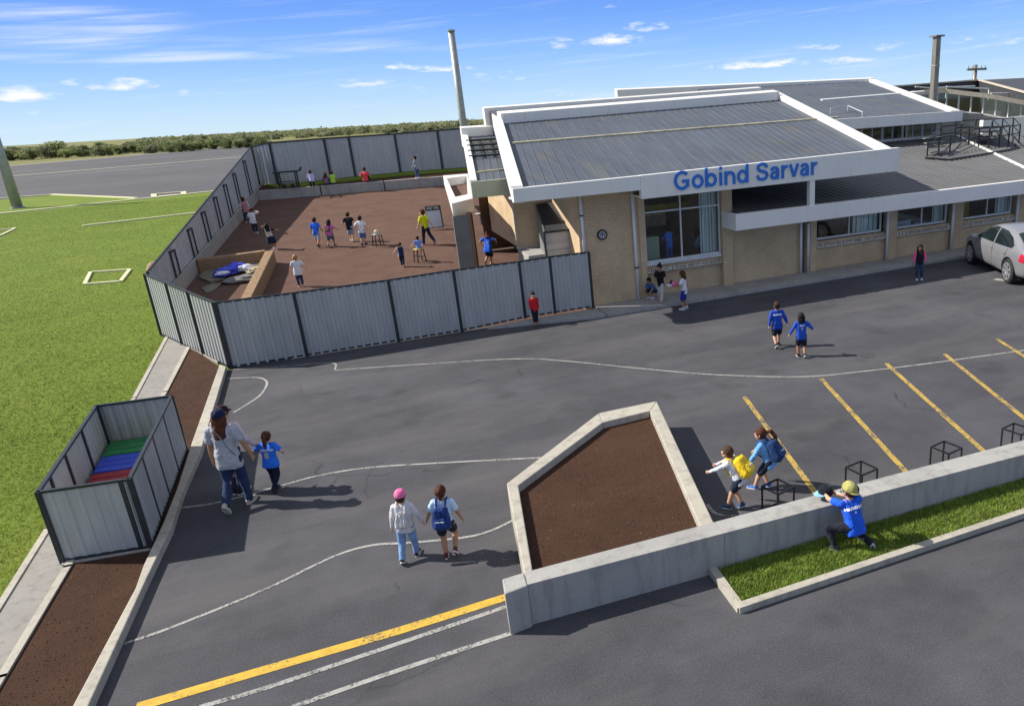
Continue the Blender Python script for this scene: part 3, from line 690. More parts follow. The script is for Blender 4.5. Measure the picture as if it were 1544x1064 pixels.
WALK = dict(LF=(-.05,.10,None), RF=(.05,-.15,.075), RFp=38, LFp=-4, LH=(-.15,-.06,.45), RH=(.15,.10,.46))
WALK2 = dict(RF=(.05,.10,None), LF=(-.05,-.15,.075), LFp=38, RFp=-4, RH=(.15,-.06,.45), LH=(-.15,.10,.46))
def pz(base, **kw): d = dict(base); d.update(kw); return d
BLUE, NAVY, BLACK, WHITE = (.02,.10,.62), (.015,.025,.075), (.012,.012,.015), (.72,.72,.76)
JEAN, LJ = (.035,.065,.15), (.20,.33,.56)
gF = lambda px,py: G(px,py)
# --- the front pair
i_ = person('child in a pink cap and light blue jeans beside the navy backpack girl', gF(620,842), 1.17, 4, pz(WALK2, RH=(.215,.06,.44), LH=(-.17,.0,.42), LF=(-.07,-.12,.07), RF=(.06,.07,None)), top=((.62,.60,.62),'long',.04), bottom=('trousers',LJ), shoes=((.015,.015,.017),(.7,.68,.63)), hair=('short','brown'), cap=(.85,.18,.38), near=True)
backpack(i_, 'pale grey drawstring bag on the child in the pink cap', (.55,.54,.53), (.5,.5,.5), (.085,.045,.14), .13, (.75,.75,.78), 'sack')
i_ = person('girl in a white and light blue shirt and dark shorts with a brown bun', gF(679,838), 1.20, 4, pz(WALK, LH=(-.235,.07,.45), RH=(.20,.06,.46), LF=(-.04,-.02,None), RF=(.075,.0,.09), RFp=48), top=((.50,.66,.85),'short',.02), bottom=('shorts',(.018,.02,.032),.6), shoes=((.12,.03,.045),(.75,.7,.7)), hair=('bun','auburn'), sk='tan', near=True)
backpack(i_, 'large navy backpack with reflective tabs on the girl with the brown bun', (.012,.035,.16), (.014,.045,.20), (.105,.07,.175), .115)
# --- the woman, the other adult, the girl in blue
wpose = pz(WALK, LF=(-.03,-.17,.10), LFp=55, RF=(.065,.05,None), RFp=0, LH=(-.155,.03,.47), RH=(.19,.06,.46), side=-1, re=(.8,-.6,0))
w_ = person('woman in a navy cap, grey shirt and jeans walking beside the mulch bed', gF(363,762), 1.80, 3, wpose, top=((.40,.41,.45),'short',.075,.012), bottom=('trousers',(.022,.04,.10)), shoes=((.46,.41,.33),(.62,.57,.47)), hair=('long','auburn'), cap=(.012,.016,.055), sk='tan', adult=True, near=True)
S = w_['S']; base = w_['mat'].to_3x3(); c = w_['mat']@w_['T'](.10,.02,-.03); t = thing('shoulder_bag', 'small thin-strapped dark bag hanging at the grey shirt woman\'s side', 'bag', c)
m_ = MB(); m_.cap((-.02,-.05,-.02),(-.02,.05,-.02),.045,.045,10); m_.cap((0,-.05,.03),(0,.05,.03),.04,.04,10); link(remesh(m_,'bag_body',.012,2),'bag_body',cloth((.03,.03,.04)),t)
m_ = MB(); pts = []
for x,y,u in ((.10,-.03,.0),(.075,-.088,.10),(.03,-.088,.2),(-.03,-.07,.28),(-.06,-.02,.305),(-.05,.05,.27)): pts.append(w_['mat']@w_['T'](x,y,u)-c)
m_.tube(pts,.009,6); m_.build('strap', cloth((.18,.18,.21)), t, local=True)
off = w_['mat'].to_3x3()@V((-.19,.42,0))
person('adult in dark cap and pale pink shirt half hidden by the grey shirt woman', gF(363,762)+off, 1.70, -14, pz(WALK2, RH=(.20,.12,.52), LF=(-.07,.02,None), RF=(-.01,.02,None), LFp=0), top=((.66,.55,.58),'long',.05), bottom=('trousers',(.03,.04,.09)), hair=('short','auburn'), cap=(.03,.012,.018), adult=True, near=True)
person('girl in bright blue printed shirt and dark leggings beside the walking woman', gF(418,738), 1.16, -3, pz(WALK, LF=(-.03,.02,None), RF=(.035,-.13,.085), RFp=50, LH=(-.15,.11,.58), RH=(.17,.08,.57), lean=7, re=(.9,-.6,0), le=(-.9,-.5,0)), top=((.03,.18,.80),'short',.045,.01), bottom=('leggings',(.012,.016,.035)), shoes=((.015,.015,.02),(.03,.03,.04)), hair=('pony','auburn'), near=True, sk='fair', prints=[('PUNDANGER',.033,.20,(.6,.7,.9)),('8',.13,.115,(.60,.50,.40))])
# --- the two leaning children behind the wall
i_ = person('boy in a white shirt and dark shorts leaning forward with a yellow backpack', gF(1106,766), 1.20, 62, dict(lean=32, pel=(0,-.10,.455), LF=(-.045,.06,None), RF=(.05,-.10,.06), RFp=30, LH=(-.12,.30,.52), RH=(.12,.32,.50), head=(0,-8), le=(-1,-.6,-.4), re=(1,-.6,-.4)), top=((.66,.67,.76),'long',.035), bottom=('shorts',(.02,.028,.05),.66), shoes=((.03,.09,.22),(.65,.7,.75)), hair=('short','mid'), near=True)
backpack(i_, 'bulging bright yellow backpack on the boy leaning beside the planter', (.78,.52,.02), (.80,.55,.03), (.11,.085,.165), .13, (.80,.56,.04))
i_ = person('girl in a light blue top with a long brown ponytail bending beside a cube stool', gF(1150,736), 1.22, 62, dict(lean=22, pel=(0,-.10,.43), LF=(-.05,.09,None), RF=(.055,-.06,.05), RFp=28, LH=(-.15,.13,.43), RH=(.15,.16,.46), head=(6,-4)), top=((.17,.42,.78),'long',.05), bottom=('shorts',(.022,.028,.05),.85), shoes=((.05,.16,.50),(.75,.75,.8)), hair=('pony','auburn'), near=True, sk='fair')
backpack(i_, 'dark blue backpack on the girl with the long ponytail', (.012,.04,.13), (.016,.05,.16), (.10,.085,.17), .13, (.02,.10,.30))
# --- the kneeling child at the wall
kp = V((5.72,7.16,0)); kp.z = .06
def toloc(p): q = Matrix.Rotation(-(BASE+R(20)),3,'Z')@(p-kp); return tuple(v/1.36 for v in q)
K_ = person('child in a blue lettered shirt and yellow cap kneeling on the grass against the wall', kp, 1.36, 20, dict(pel=(.0,-.02,.25), lean=20, side=-3, LF=(-.20,.02,None), LFy=30, lp=(-.9,.7,.8), RF=(.16,-.10,.055), RFp=62, RFy=-30, rp=(.3,.8,-1), LH=toloc(V((5.56,7.60,.70))), RH=toloc(V((5.72,7.62,.68))), le=(-1,.1,.25), re=(1,.1,.25), head=(20,-10)), top=((.018,.11,.70),'short',.045), bottom=('leggings',(.016,.018,.028)), shoes=((.03,.03,.035),(.5,.5,.52)), hair=('short','brown'), cap=(.42,.40,.14), near=True, extra=dict(capback=True), prints=[('HAXASINDL',.036,.20,(.8,.82,.9)),('15',.026,.155,(.6,.65,.85))])
def loose_cap(label, p, r, col, brim, d):
    t = thing('cap', label, 'cap', p); m_ = MB(); m_.ell((0,0,.0),(r,r*1.08,r*.92),None,22,14); me = remesh(m_,'crown',.012,1); bm = bmesh.new(); bm.from_mesh(me); bmesh.ops.bisect_plane(bm, geom=bm.verts[:]+bm.edges[:]+bm.faces[:], plane_co=(0,0,-.035), plane_no=(0,0,-1), clear_outer=True); bm.to_mesh(me); bm.free(); link(me,'crown',cloth(col),t)
    m_ = MB(); N = 10; d = V(d).normalized(); q = V((-d.y,d.x,0)); a = [(d*math.cos(R(-60+12*i))+q*math.sin(R(-60+12*i)))*r for i in range(N+1)]; b = [v+d*r*.7*math.cos(R(-60+12*i)) for i, v in enumerate(a)]; z = V((0,0,-.02)); k = N+1; e = V((0,0,.008))
    m_.add([v+z for v in a]+[v+z*1.6 for v in b]+[v+z+e for v in a]+[v+z*1.6+e for v in b],[(i,i+1,k+i+1,k+i) for i in range(N)]+[(2*k+i,3*k+i,3*k+i+1,2*k+i+1) for i in range(N)]+[(k+i,k+i+1,3*k+i+1,3*k+i) for i in range(N)]); m_.build('brim', cloth(brim), t, local=True)
    m_ = MB(); m_.ell((0,0,r*.92),.012); m_.build('button', cloth(col), t, local=True)
loose_cap('black cap with pale blue brim held on the wall by the kneeling child', V((5.62,7.69,.70)), .105, (.010,.012,.018), (.25,.50,.65), (-1,.15,0))
cw = K_['mat']@K_['T'](.075,.03,.36); loose_cap('black cap on the right shoulder side of the kneeling child\'s head', cw, .10, (.012,.011,.012), (.03,.20,.26), (-.9,.4,0))
# --- the pair walking across the yard
person('boy in a blue jersey and dark shorts holding hands with the smaller blue jersey child', gF(1172,523), 1.27, 6, pz(WALK2, RH=(.245,.03,.42), LH=(-.17,.0,.44), LF=(-.05,-.12,.08), LFp=45), top=((.02,.075,.46),'long',.05), bottom=('shorts',(.016,.018,.026),.8), shoes=((.015,.015,.018),(.55,.55,.55)), hair=('short','brown'), near=True, prints=[('RUNSAVER',.036,.215,(.72,.75,.85))])
person('smaller child in a blue jersey with chin-length dark hair walking hand in hand', gF(1208,538), 1.19, 4, pz(WALK, LH=(-.235,.06,.48), RH=(.25,.08,.56), LF=(-.05,.04,None), RF=(.055,-.10,.07), RFp=40), top=((.025,.09,.50),'long',.05), bottom=('shorts',(.016,.018,.028),.85), shoes=((.015,.015,.018),(.6,.6,.6)), hair=('bob','dark'), near=True, sk='tan', prints=[('SAVUR',.034,.215,(.65,.7,.9)),('7',.085,.14,(.62,.66,.88))])
# --- by the building
person('girl in a black vest with pink sleeves and jeans standing near the parked car', gF(1385,421), 1.28, 172, dict(LH=(-.16,.05,.44), RH=(.17,.04,.43), LF=(-.06,.03,None), RF=(.06,.05,None), lean=0), top=((.014,.014,.016),'long',.05,0,(.85,.12,.30)), bottom=('trousers',(.03,.05,.11)), shoes=((.7,.68,.76),(.75,.73,.8)), hair=('bob','dark'), sk='brown', near=True)
wpv = G(998,454,.1)
person('woman in a black top and pale trousers standing below the hall window', wpv, 1.30, 150, pz(WALK, LH=(-.19,.14,.50), RH=(.16,.10,.44), LF=(-.05,.10,None), RF=(.06,-.06,None), RFp=10), top=(BLACK,'short',.05), bottom=('trousers',(.55,.52,.48)), shoes=((.5,.2,.17),(.6,.5,.48)), hair=('topknot','dark'), sk='tan', near=True)
person('girl in a white shirt and royal blue shorts holding a pink ball by the window', G(1033,466,0), 1.30, 78, dict(LH=(-.10,.17,.58), RH=(.06,.19,.58), LF=(-.06,.03,None), RF=(.06,-.02,None), re=(1,-.5,0), le=(-1,-.5,0)), top=((.72,.72,.80),'short',.05), bottom=('shorts',(.02,.04,.30),.95), shoes=((.55,.55,.58),(.7,.7,.7)), hair=('bob','auburn'), sk='tan', near=True)
pp = person('child crouching in the shade between the pilaster and the woman in black', G(984,449,.1), 1.15, 140, dict(pel=(0,-.08,.20), lean=34, LF=(-.07,.06,None), RF=(.07,.04,None), LH=(-.12,.24,.22), RH=(.12,.24,.20), head=(0,10)), top=((.05,.13,.30),'short',.03), bottom=('shorts',(.02,.025,.06),.9), shoes=((.7,.7,.74),(.7,.7,.7)), hair=('short','dark'), sk='tan')
q = G(1033,466,0); fd = V((math.sin(-(BASE+R(78))),math.cos(BASE+R(78)),0)); c = q+fd*.30+V((0,0,.80)); m_ = MB(); m_.ell(c,.10,None,22,14); tag(m_.build('ball', MT['pink'], smooth=True), 'pink and white ball held by the girl in the white shirt', 'ball')
a = (wpv+q)/2; m_ = MB(); m_.box((a.x-.17,a.y-.14,.70),(a.x+.17,a.y+.14,.718)); m_.box((a.x-.15,a.y-.12,.719),(a.x+.13,a.y+.10,.724)); tag(m_.build('paper_tray', MT['paper']), 'pale paper tray held between the woman in black and the ball girl', 'tray')
m_ = MB(); m_.box((a.x-.04,a.y+.05,.726),(a.x+.06,a.y+.12,.80)); m_.ell((a.x+.01,a.y+.085,.80),.045,None,10,7); tag(m_.build('bottle', MT['black']), 'small dark bottle standing on the pale paper tray', 'bottle')
person('slim child in a long red top and dark trousers standing in front of the fence', G(808,487,.07), 1.02, 196, dict(LH=(-.12,.06,.46), RH=(.12,.06,.46), LF=(-.035,.0,None), RF=(.035,.02,None), lean=0), top=((.56,.02,.03),'long',.08), bottom=('trousers',(.016,.02,.03)), shoes=((.62,.16,.12),(.7,.3,.25)), hair=('topknot','dark'), sk='fair', near=True)
# --- the courtyard
cF = lambda px,py: C(px,py)
person('child in blue shirt and grey shorts, leftmost of the four linked children', cF(481,372), 1.27, 0, pz(WALK, LH=(-.18,.0,.42), RH=(.20,.02,.50)), top=((.03,.15,.75),'short',.05), bottom=('shorts',(.42,.45,.50),.95), shoes=((.02,.02,.03),(.2,.2,.2)), hair=('short','brown'), sk='tan')
i2 = person('child in a pink shirt reaching out to the black shirt child', cF(501,372), 1.18, -4, pz(WALK2, RH=(.27,.08,.60), LH=(-.16,.02,.45), side=4), top=((.72,.16,.45),'short',.05), bottom=('shorts',(.06,.13,.17),.9), shoes=((.02,.02,.03),(.5,.5,.5)), hair=('bob','dark'), sk='tan')
person('child in a black shirt and grey-blue shorts among the four linked children', cF(531,364), 1.30, 6, pz(WALK, LH=(-.24,.05,.52), RH=(.22,.02,.55), LF=(-.04,.03,None), RF=(.05,-.07,.05), RFp=20), top=((.014,.016,.022),'short',.05), bottom=('shorts',(.25,.33,.42),.9), shoes=((.6,.55,.5),(.5,.5,.5)), hair=('short','brown'))
person('child in white shirt and blue shorts, rightmost of the four linked children', cF(549,369), 1.27, 2, pz(WALK2, LH=(-.22,.03,.52), RH=(.19,.04,.46), RF=(.04,.03,None), LF=(-.045,-.05,.05), LFp=20), top=(WHITE,'short',.05), bottom=('shorts',(.10,.17,.36),.95), shoes=((.02,.03,.09),(.1,.1,.1)), hair=('short','dark'))
backpack(i2, 'small brown bag between the blue and the pink shirt child', (.12,.09,.08), (.10,.07,.06), (.06,.04,.09), .14)
person('person in a yellow shirt and navy trousers striding past the whiteboard', cF(645,369), 1.56, 70, dict(LF=(-.05,.08,None), RF=(.05,-.20,.09), RFp=45, LH=(-.13,.14,.47), RH=(.15,-.16,.44), lean=6, head=(0,-12)), top=((.62,.68,.02),'short',.0), bottom=('trousers',(.018,.022,.055)), shoes=((.25,.16,.14),(.6,.5,.48)), hair=('short','auburn'))
person('small child in navy with outstretched arms beside the seated child', cF(608,402), .98, 14, pz(WALK, LH=(-.30,.08,.52), RH=(.30,.06,.62), LF=(-.03,.02,None), RF=(.03,-.10,.05)), top=((.018,.03,.09),'none',.05,.012,(.4,.45,.55)), bottom=('trousers',(.016,.022,.06)), shoes=((.55,.25,.2),(.6,.4,.35)), hair=('short','mid'))
sp0 = cF(635,395)
person('seated child in a blue and white top on the yellow topped stool', V((sp0.x,sp0.y,sp0.z)), .92, 20, dict(pel=(0,0,.61), lean=6, LF=(-.06,.18,.27), RF=(.06,.18,.27), LH=(-.28,.12,.68), RH=(.20,.1,.66)), top=((.16,.28,.72),'short',.0), bottom=('shorts',(.3,.3,.4),.8), shoes=((.5,.5,.5),(.6,.6,.6)), hair=('short','dark'))
person('child in a long white shirt and dark jeans with fair hair beside the timber pit', cF(454,432), 1.19, 34, dict(LF=(-.04,.02,None), RF=(.045,-.05,None), LH=(-.19,.16,.50), RH=(.22,-.06,.50), head=(0,-14), lean=6), top=(WHITE,'short',.09,.012), bottom=('trousers',(.03,.05,.11)), shoes=((.6,.3,.25),(.7,.5,.45)), hair=('curly','blond'))
person('child in a cream top and dark skirt leaning back with a hand to the head', cF(413,376), 1.14, 25, dict(LF=(.02,.10,None), RF=(.09,.06,None), pel=(-.03,0,.46), side=-8, lean=-2, LH=(-.10,.05,.86), RH=(.26,.05,.66), le=(-1,.2,.5)), top=((.60,.55,.48),'short',.04,0,(.02,.02,.025)), bottom=('skirt',(.016,.022,.05),.17), shoes=((.7,.66,.68),(.7,.7,.7)), hair=('long','dark'), sk='tan')
person('child in a white shirt and dark trousers with red curly hair by the left fence', cF(386,352), 1.18, 12, dict(LF=(-.05,.02,None), RF=(.05,.0,None), LH=(-.13,.12,.52), RH=(.12,.12,.80), re=(1,0,0)), top=(WHITE,'short',.07), bottom=('trousers',(.022,.03,.06)), shoes=((.6,.4,.35),(.7,.6,.6)), hair=('curly','auburn'))
person('child in a red and white top leaning against the left fence', cF(374,336), 1.25, 40, dict(LF=(-.05,.02,None), RF=(.05,.0,None), lean=-6, LH=(-.14,.12,.56), RH=(.18,.06,.48)), top=((.52,.20,.22),'long',.04,0,(.6,.6,.7)), bottom=('trousers',(.03,.05,.12)), shoes=((.6,.45,.35),(.6,.5,.5)), hair=('short','auburn'))
person('barefoot runner in a blue shirt and dark shorts inside the passage', cF(739,399), 1.36, -16, pz(WALK2, LF=(-.05,-.13,.12), LFp=60, RF=(.03,.02,None), lean=16, LH=(-.17,-.02,.55), RH=(.20,.14,.60), le=(-1,-.5,.1), re=(1,-.3,0)), top=((.025,.13,.66),'short',.09,.015), bottom=('shorts',(.014,.016,.028),.95), shoes=((.55,.33,.2),(.5,.3,.2)), hair=('bob','auburn'), sk='tan', prints=[('1',.09,.13,(.6,.5,.4))])
# --- on the raised bed
bF = lambda px,py: C(px,py,.48)
person('child in a lilac top crouching beside the black trolley on the raised bed', bF(472,282), 1.2, 30, dict(pel=(0,-.06,.29), lean=28, LF=(-.06,.05,None), RF=(.06,.02,None), LH=(-.10,.2,.36), RH=(.12,.18,.36)), top=((.50,.48,.72),'long',.04), bottom=('trousers',(.016,.016,.03)), hair=('short','auburn'), sk='tan')
person('child in mauve sitting close to the child in the lime green vest', bF(493,279), 1.1, 20, dict(pel=(0,0,.13), lean=6, LF=(-.07,.24,None), RF=(.07,.22,None), LH=(-.13,.14,.22), RH=(.14,.12,.22)), top=((.26,.16,.24),'long',.02), bottom=('trousers',(.14,.09,.12)), hair=('long','auburn'))
person('child in a lime green vest sitting on the edge of the raised bed', bF(503,278), 1.22, 24, dict(pel=(0,0,.13), lean=20, LF=(-.08,.22,None), RF=(.10,.20,None), LH=(-.14,.16,.2), RH=(.16,.12,.15)), top=((.40,.68,.06),'none',.03), bottom=('trousers',(.38,.28,.36)), hair=('short','auburn'), sk='fair')
person('child in a coral red top sitting with back to the yard on the raised bed', bF(552,275), 1.35, 4, dict(pel=(0,0,.12), lean=8, LF=(-.09,.22,None), RF=(.09,.22,None), LH=(-.16,.10,.22), RH=(.14,.14,.24)), top=((.80,.08,.10),'short',.03), bottom=('trousers',(.02,.018,.025)), hair=('short','brown'))
person('child in a grey top and jeans standing alone at the right of the raised bed', bF(631,269), 1.28, 70, dict(LF=(-.05,.03,None), RF=(.06,.0,None), LH=(-.14,.12,.50), RH=(.15,.08,.48)), top=((.30,.36,.42),'short',.05), bottom=('trousers',(.06,.10,.24)), shoes=((.6,.6,.62),(.6,.6,.6)), hair=('short','dark'))
# --- behind the hall window
person('child in a blue top standing inside the hall behind the left window pane', V((W(1010,392,23.3).x,23.3,.95)), 1.25, 30, dict(LH=(-.12,.2,.55), RH=(.12,.22,.55)), top=((.06,.22,.85),'long',.08), bottom=('trousers',(.10,.16,.42)), hair=('short','dark'))
person('child with auburn hair and a pale blue top sitting inside the right window pane', V((W(1052,392,23.2).x,23.2,.85)), 1.2, -60, dict(pel=(0,0,.42), LF=(-.06,.22,None), RF=(.06,.22,None), LH=(-.1,.28,.52), RH=(.12,.25,.52)), top=((.45,.60,.85),'long',.03), bottom=('trousers',(.03,.03,.05)), hair=('long','auburn'))
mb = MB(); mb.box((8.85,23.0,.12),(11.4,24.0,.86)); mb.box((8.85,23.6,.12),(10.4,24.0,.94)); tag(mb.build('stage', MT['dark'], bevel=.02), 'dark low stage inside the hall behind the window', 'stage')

# ================================================================== THE SETTING
def xy(*pts): return [Vector((p[0], p[1])) for p in pts]
def gp(*pts): return [G(*p) for p in pts]
def sheet(name, mat, poly, z):
    mb = MB(); mb.poly([(p[0],p[1],z) for p in poly]); return struct(mb, name, mat)
sheet('ground', MT['dry'], [(-3500,-600),(3500,-600),(3500,4500),(-3500,4500)], -.05)
lawn_edge = [G(5,322), G(320,289)]
d = lawn_edge[1]-lawn_edge[0]; far_r = lawn_edge[1]+d*3; far_l = lawn_edge[0]-d*8
sheet('lawn', MT['lawn'], [(-5,-12),(-2.5,5),(-2.9,14),(-3.4,22),(-3.6,27),(8,27),(12,60),far_r,far_l,(-200,-12)], -.02)
up_a, up_b = G(5,251), G(380,219); dd = up_b-up_a
sheet('runway', MT['runway'], [far_l-d*2, far_r, far_r+d*4, up_b+dd*4, up_a-dd*4], -.035)
sheet('verge', MT['lawn'], gp((-30,304),(5,300.5),(78,294),(206,299.5),(5,321.5),(-30,325)), -.012)
def stripe(pts, w, z, mat, name='ground_marking'):
    pts = [Vector((p[0],p[1])) for p in pts]; n = len(pts); L = []; Rr = []
    for i, p in enumerate(pts):
        t = (pts[min(i+1,n-1)]-pts[max(i-1,0)]).normalized(); q = Vector((-t.y,t.x))*(w/2); L.append(p+q); Rr.append(p-q)
    mb = MB(); mb.add([(p.x,p.y,z) for p in L]+[(p.x,p.y,z) for p in Rr], [(n+i,n+i+1,i+1,i) for i in range(n-1)])
    return struct(mb, name, mat)
def edge_bar(pts, w, h, mat, name='lawn_edging'):
    mb = MB()
    for a, b in zip(pts, pts[1:]): mb.bar((a.x,a.y,h/2-.02),(b.x,b.y,h/2-.02), w, h)
    return struct(mb, name, mat)
def smooth(pts, k=6):                           # Catmull-Rom through photo points
    P = [pts[0]]+list(pts)+[pts[-1]]; out = []
    for i in range(1, len(P)-2):
        for j in range(k):
            t = j/k; a,b,c,e = [Vector(q) for q in P[i-1:i+3]]
            out.append(.5*((2*b)+(c-a)*t+(2*a-5*b+4*c-e)*t*t+(3*b-a-3*c+e)*t**3))
    return out+[Vector(pts[-1])]
edge_bar([lawn_edge[0]-d, lawn_edge[1]+d], .55, .10, MT['cream'])
edge_bar(gp((125,341),(300,321),(340,316)), .30, .10, MT['cream'])
edge_bar(gp((-20,301),(78,293.5),(206,299)), .5, .09, MT['cream'])
stripe([up_a-dd, up_b+dd], 3.5, -.028, MT['line'], 'runway_edge')
stripe(gp((5,266),(370,236)), 1.1, -.028, MT['cream'], 'runway_line'); stripe(gp((5,271),(365,241)), .7, -.028, MT['line'], 'runway_line')
for q in ([(128,429),(137,411),(196,407),(182,425)],[(-15,362),(-15,350),(24,344),(4,354)],[(232,297),(232,293),(277,289.5),(277,293)]):
    mb = MB(); c = [G(*p) for p in q]
    for i in range(4): mb.bar(c[i]+Vector((0,0,.02)), c[(i+1)%4]+Vector((0,0,.02)), .14 if q[0][1] > 330 else .5, .08)
    tag(mb.build('timber_frame', MT['cream']), {128:'pale timber frame set into the open lawn beside the metal fence',-15:'pale timber frame on the lawn at the photo\'s left edge',232:'narrow pale timber frame lying along the runway side of the lawn'}[q[0][0]], 'timber frame')

# the asphalt yard
kerb_out = [(140,1062),(225,877),(262,800),(280,744),(307,684),(345,558)]
kerb_in = [(112,1058),(204,886),(216,852),(245,790),(266,738),(289,667),(331,549)]
ko = gp(*kerb_out); sheet('car_park', MT['asphalt'], [(-4.6,-14)]+[(p.x-.05,p.y) for p in ko]+[(-3.4,21.75),(-3.2,21.9),(7,22),(70,22),(70,-14)], 0)
kz = .13
ki = [G(p[0],p[1],kz) for p in kerb_in]; ko2 = [G(p[0]-4,p[1]-6,kz) for p in kerb_out]
lo = (ko2[0]-ko2[1]); li = (ki[0]-ki[1])
mb = MB(); mb.prism([ko2[0]+lo*2.5]+ko2+ki[::-1]+[ki[0]+li*2.5], -.04, kz); kerb = tag(mb.build('kerb', MT['kerb'], bevel=.015), kind='structure')
# the mulch bed left of the kerb, its thin concrete edging and the path
pr = gp((286,524),(250,594),(104,859),(5,1026)); pl = gp((252,510),(203,602),(74,799),(-20,950))
prl, pll = (pr[3]-pr[2]), (pl[3]-pl[2])
mb = MB(); mb.poly([(p.x,p.y,.035) for p in [pl[0]]+pl[1:]+[pl[3]+pll*2, pr[3]+prl*2]+pr[::-1]]); struct(mb, 'path', MT['pave'])
sheet('mulch_bed', MT['soil'], [Vector((p.x,p.y)) for p in [pr[0],pr[1],pr[2],pr[3],pr[3]+prl*2]]+[Vector((p.x,p.y)) for p in [ki[0]+li*2.5]+ki], .045)
def edging(pts, w, h, z0=-.03, mat='kerb', name='edging'):
    mb = MB()
    for a, b in zip(pts, pts[1:]):
        e = (b-a).normalized()*w*.3
        mb.bar(Vector((a.x,a.y,(z0+h)/2))-e, Vector((b.x,b.y,(z0+h)/2))+e, w, h-z0)
    return struct(mb, name, MT[mat])
edging(pr+[pr[3]+prl*2], .10, .075); edging(pl+[pl[3]+pll*2], .09, .055); edging([pr[0], G(331,547)], .12, .07)
# painted lines on the yard
for pts, w in (([(505,558),(640,549),(780,541),(860,545),(960,555),(1080,565),(1210,568),(1300,560),(1400,548),(1560,526)],.055),
  ([(275,765),(330,757),(420,733),(480,717),(555,705),(660,698),(815,690)],.055),([(188,970),(260,945),(400,888),(500,840),(560,822),(620,818),(700,810),(740,800),(778,782)],.055),
  ([(343,571),(385,569),(400,573),(402,581),(392,596),(375,608),(352,622)],.055),([(300,1066),(400,1037),(550,987),(700,936),(764,914)],.075),([(440,1066),(560,1024),(680,984),(775,953)],.075),
  ([(1066,760),(1080,774),(1110,778),(1135,775)],.055),([(505,557),(500,547),(430,552),(352,557)],.05)):
    stripe(gp(*[tuple(p) for p in smooth(pts)]), w, .005, MT['line'], 'white_line')
stripe(gp((205,1066),(400,1009),(600,951),(766,899)), .15, .005, MT['yellow'], 'yellow_line')
for a, b in (((1122,598),(1236,752)),((1238,571),(1370,716)),((1336,548),(1487,684)),((1424,534),(1556,640)),((1502,511),(1590,566))):
    stripe(gp(a,b), .105, .009, MT['bay'], 'parking_line')
stripe(gp((1500,421),(1522,424)), .28, .009, MT['line'], 'white_line')

# the long concrete wall in front, its end block and the five-sided planter
wz = .585
wb = [G(p[0],p[1],wz) for p in [(790.6,862),(1075,786),(1540,664)]]; wf = [G(p[0],p[1],wz) for p in [(795,881),(1085,806),(1540,686)]]
def lin(a, b, x): t = (x-a.x)/(b.x-a.x); return a+(b-a)*t
wb[2] = lin(wb[0],wb[2],16); wf[2] = lin(wf[0],wf[2],16); wb[1] = lin(wb[0],wb[2],wb[1].x); wf[1] = lin(wf[0],wf[2],wf[1].x)
t = thing('concrete_wall', 'long low grey concrete wall along the car park with a wider block at its end', 'wall', (wf[0].x, wf[0].y, 0))
mb = MB()
cuts = [0,.18,.36,.55,.76,1]
for k in range(5):
    a0,a1 = wb[0].lerp(wb[2],cuts[k]+.00008), wb[0].lerp(wb[2],cuts[k+1]-.00008); b0,b1 = wf[0].lerp(wf[2],cuts[k]+.00008), wf[0].lerp(wf[2],cuts[k+1]-.00008)
    mb.prism([b0,b1,a1,a0], -.05, wz)
mb.build('wall_body', MT['concg'], t, bevel=.007)
mb = MB(); e = [G(p[0],p[1],wz+.012) for p in [(757,872),(790,862),(795.5,882),(761,895)]]; mb.prism(e, -.05, wz+.012); mb.build('end_block', MT['concg'], t, bevel=.018)
po = [G(p[0],p[1],.572) for p in [(790.6,864),(764,728),(903,622),(990,604),(1075,786)]]
pi = [G(p[0],p[1],.572) for p in [(803.6,861),(781.5,731),(909,636),(980,619),(1054,791)]]
po[0] = wb[0]+(po[0]-wb[0])*.3; po[0].z = .572
po[0], po[4] = lin(wb[0],wb[2],po[0].x)+Vector((0,.004,0)), lin(wb[0],wb[2],po[4].x)+Vector((0,.004,0))
pi[0], pi[4] = lin(wb[0],wb[2],pi[0].x)+Vector((0,.004,0)), lin(wb[0],wb[2],pi[4].x)+Vector((0,.004,0))
t = thing('planter', 'five-sided raised planter with a pale concrete rim full of dark mulch behind the long wall', 'planter', (po[1].x, po[1].y, 0))
mb = MB()
for i in range(4):
    mb.prism([po[i],po[i+1],pi[i+1],pi[i]], -.04, .57)
mb.build('rim', MT['kerb'], t, bevel=.015)
mb = MB(); mb.prism([p for p in pi], 0, .44); mb.build('soil', MT['soil'], t)
def chips(name, poly, z, n, size, mats, parent=None, zfun=None, top=None):
    xs = [p[0] for p in poly]; ys = [p[1] for p in poly]; mb = MB(); k = 0
    while k < n:
        x, y = random.uniform(min(xs),max(xs)), random.uniform(min(ys),max(ys)); ins = False
        for i in range(len(poly)):
            a, b = poly[i-1], poly[i]
            if (a[1] > y) != (b[1] > y) and x < (b[0]-a[0])*(y-a[1])/(b[1]-a[1])+a[0]: ins = not ins
        if not ins: continue
        k += 1; s = size*random.uniform(.4,1.3); an = random.uniform(0,6.3); h = s*random.uniform(.3,.9)
        c, w = Vector((math.cos(an),math.sin(an),0))*s, Vector((-math.sin(an),math.cos(an),0))*s*random.uniform(.25,.6)
        p = Vector((x,y,z))
        mb.add([p-c-w, p+c-w*.7, p+c*.8+w, p-c*.9+w, p+Vector((random.uniform(-.4,.4)*s,0,h))], [(0,1,4),(1,2,4),(2,3,4),(3,0,4)], random.randrange(len(mats)))
    return tag(mb.build(name, mats, parent), kind='stuff')
chipm = [MT['soil'], plain('bark_chip', (.07,.036,.024), .9, .35, 9, .2), plain('pale_chip', (.17,.115,.08), .9, .3, 9, .2)]
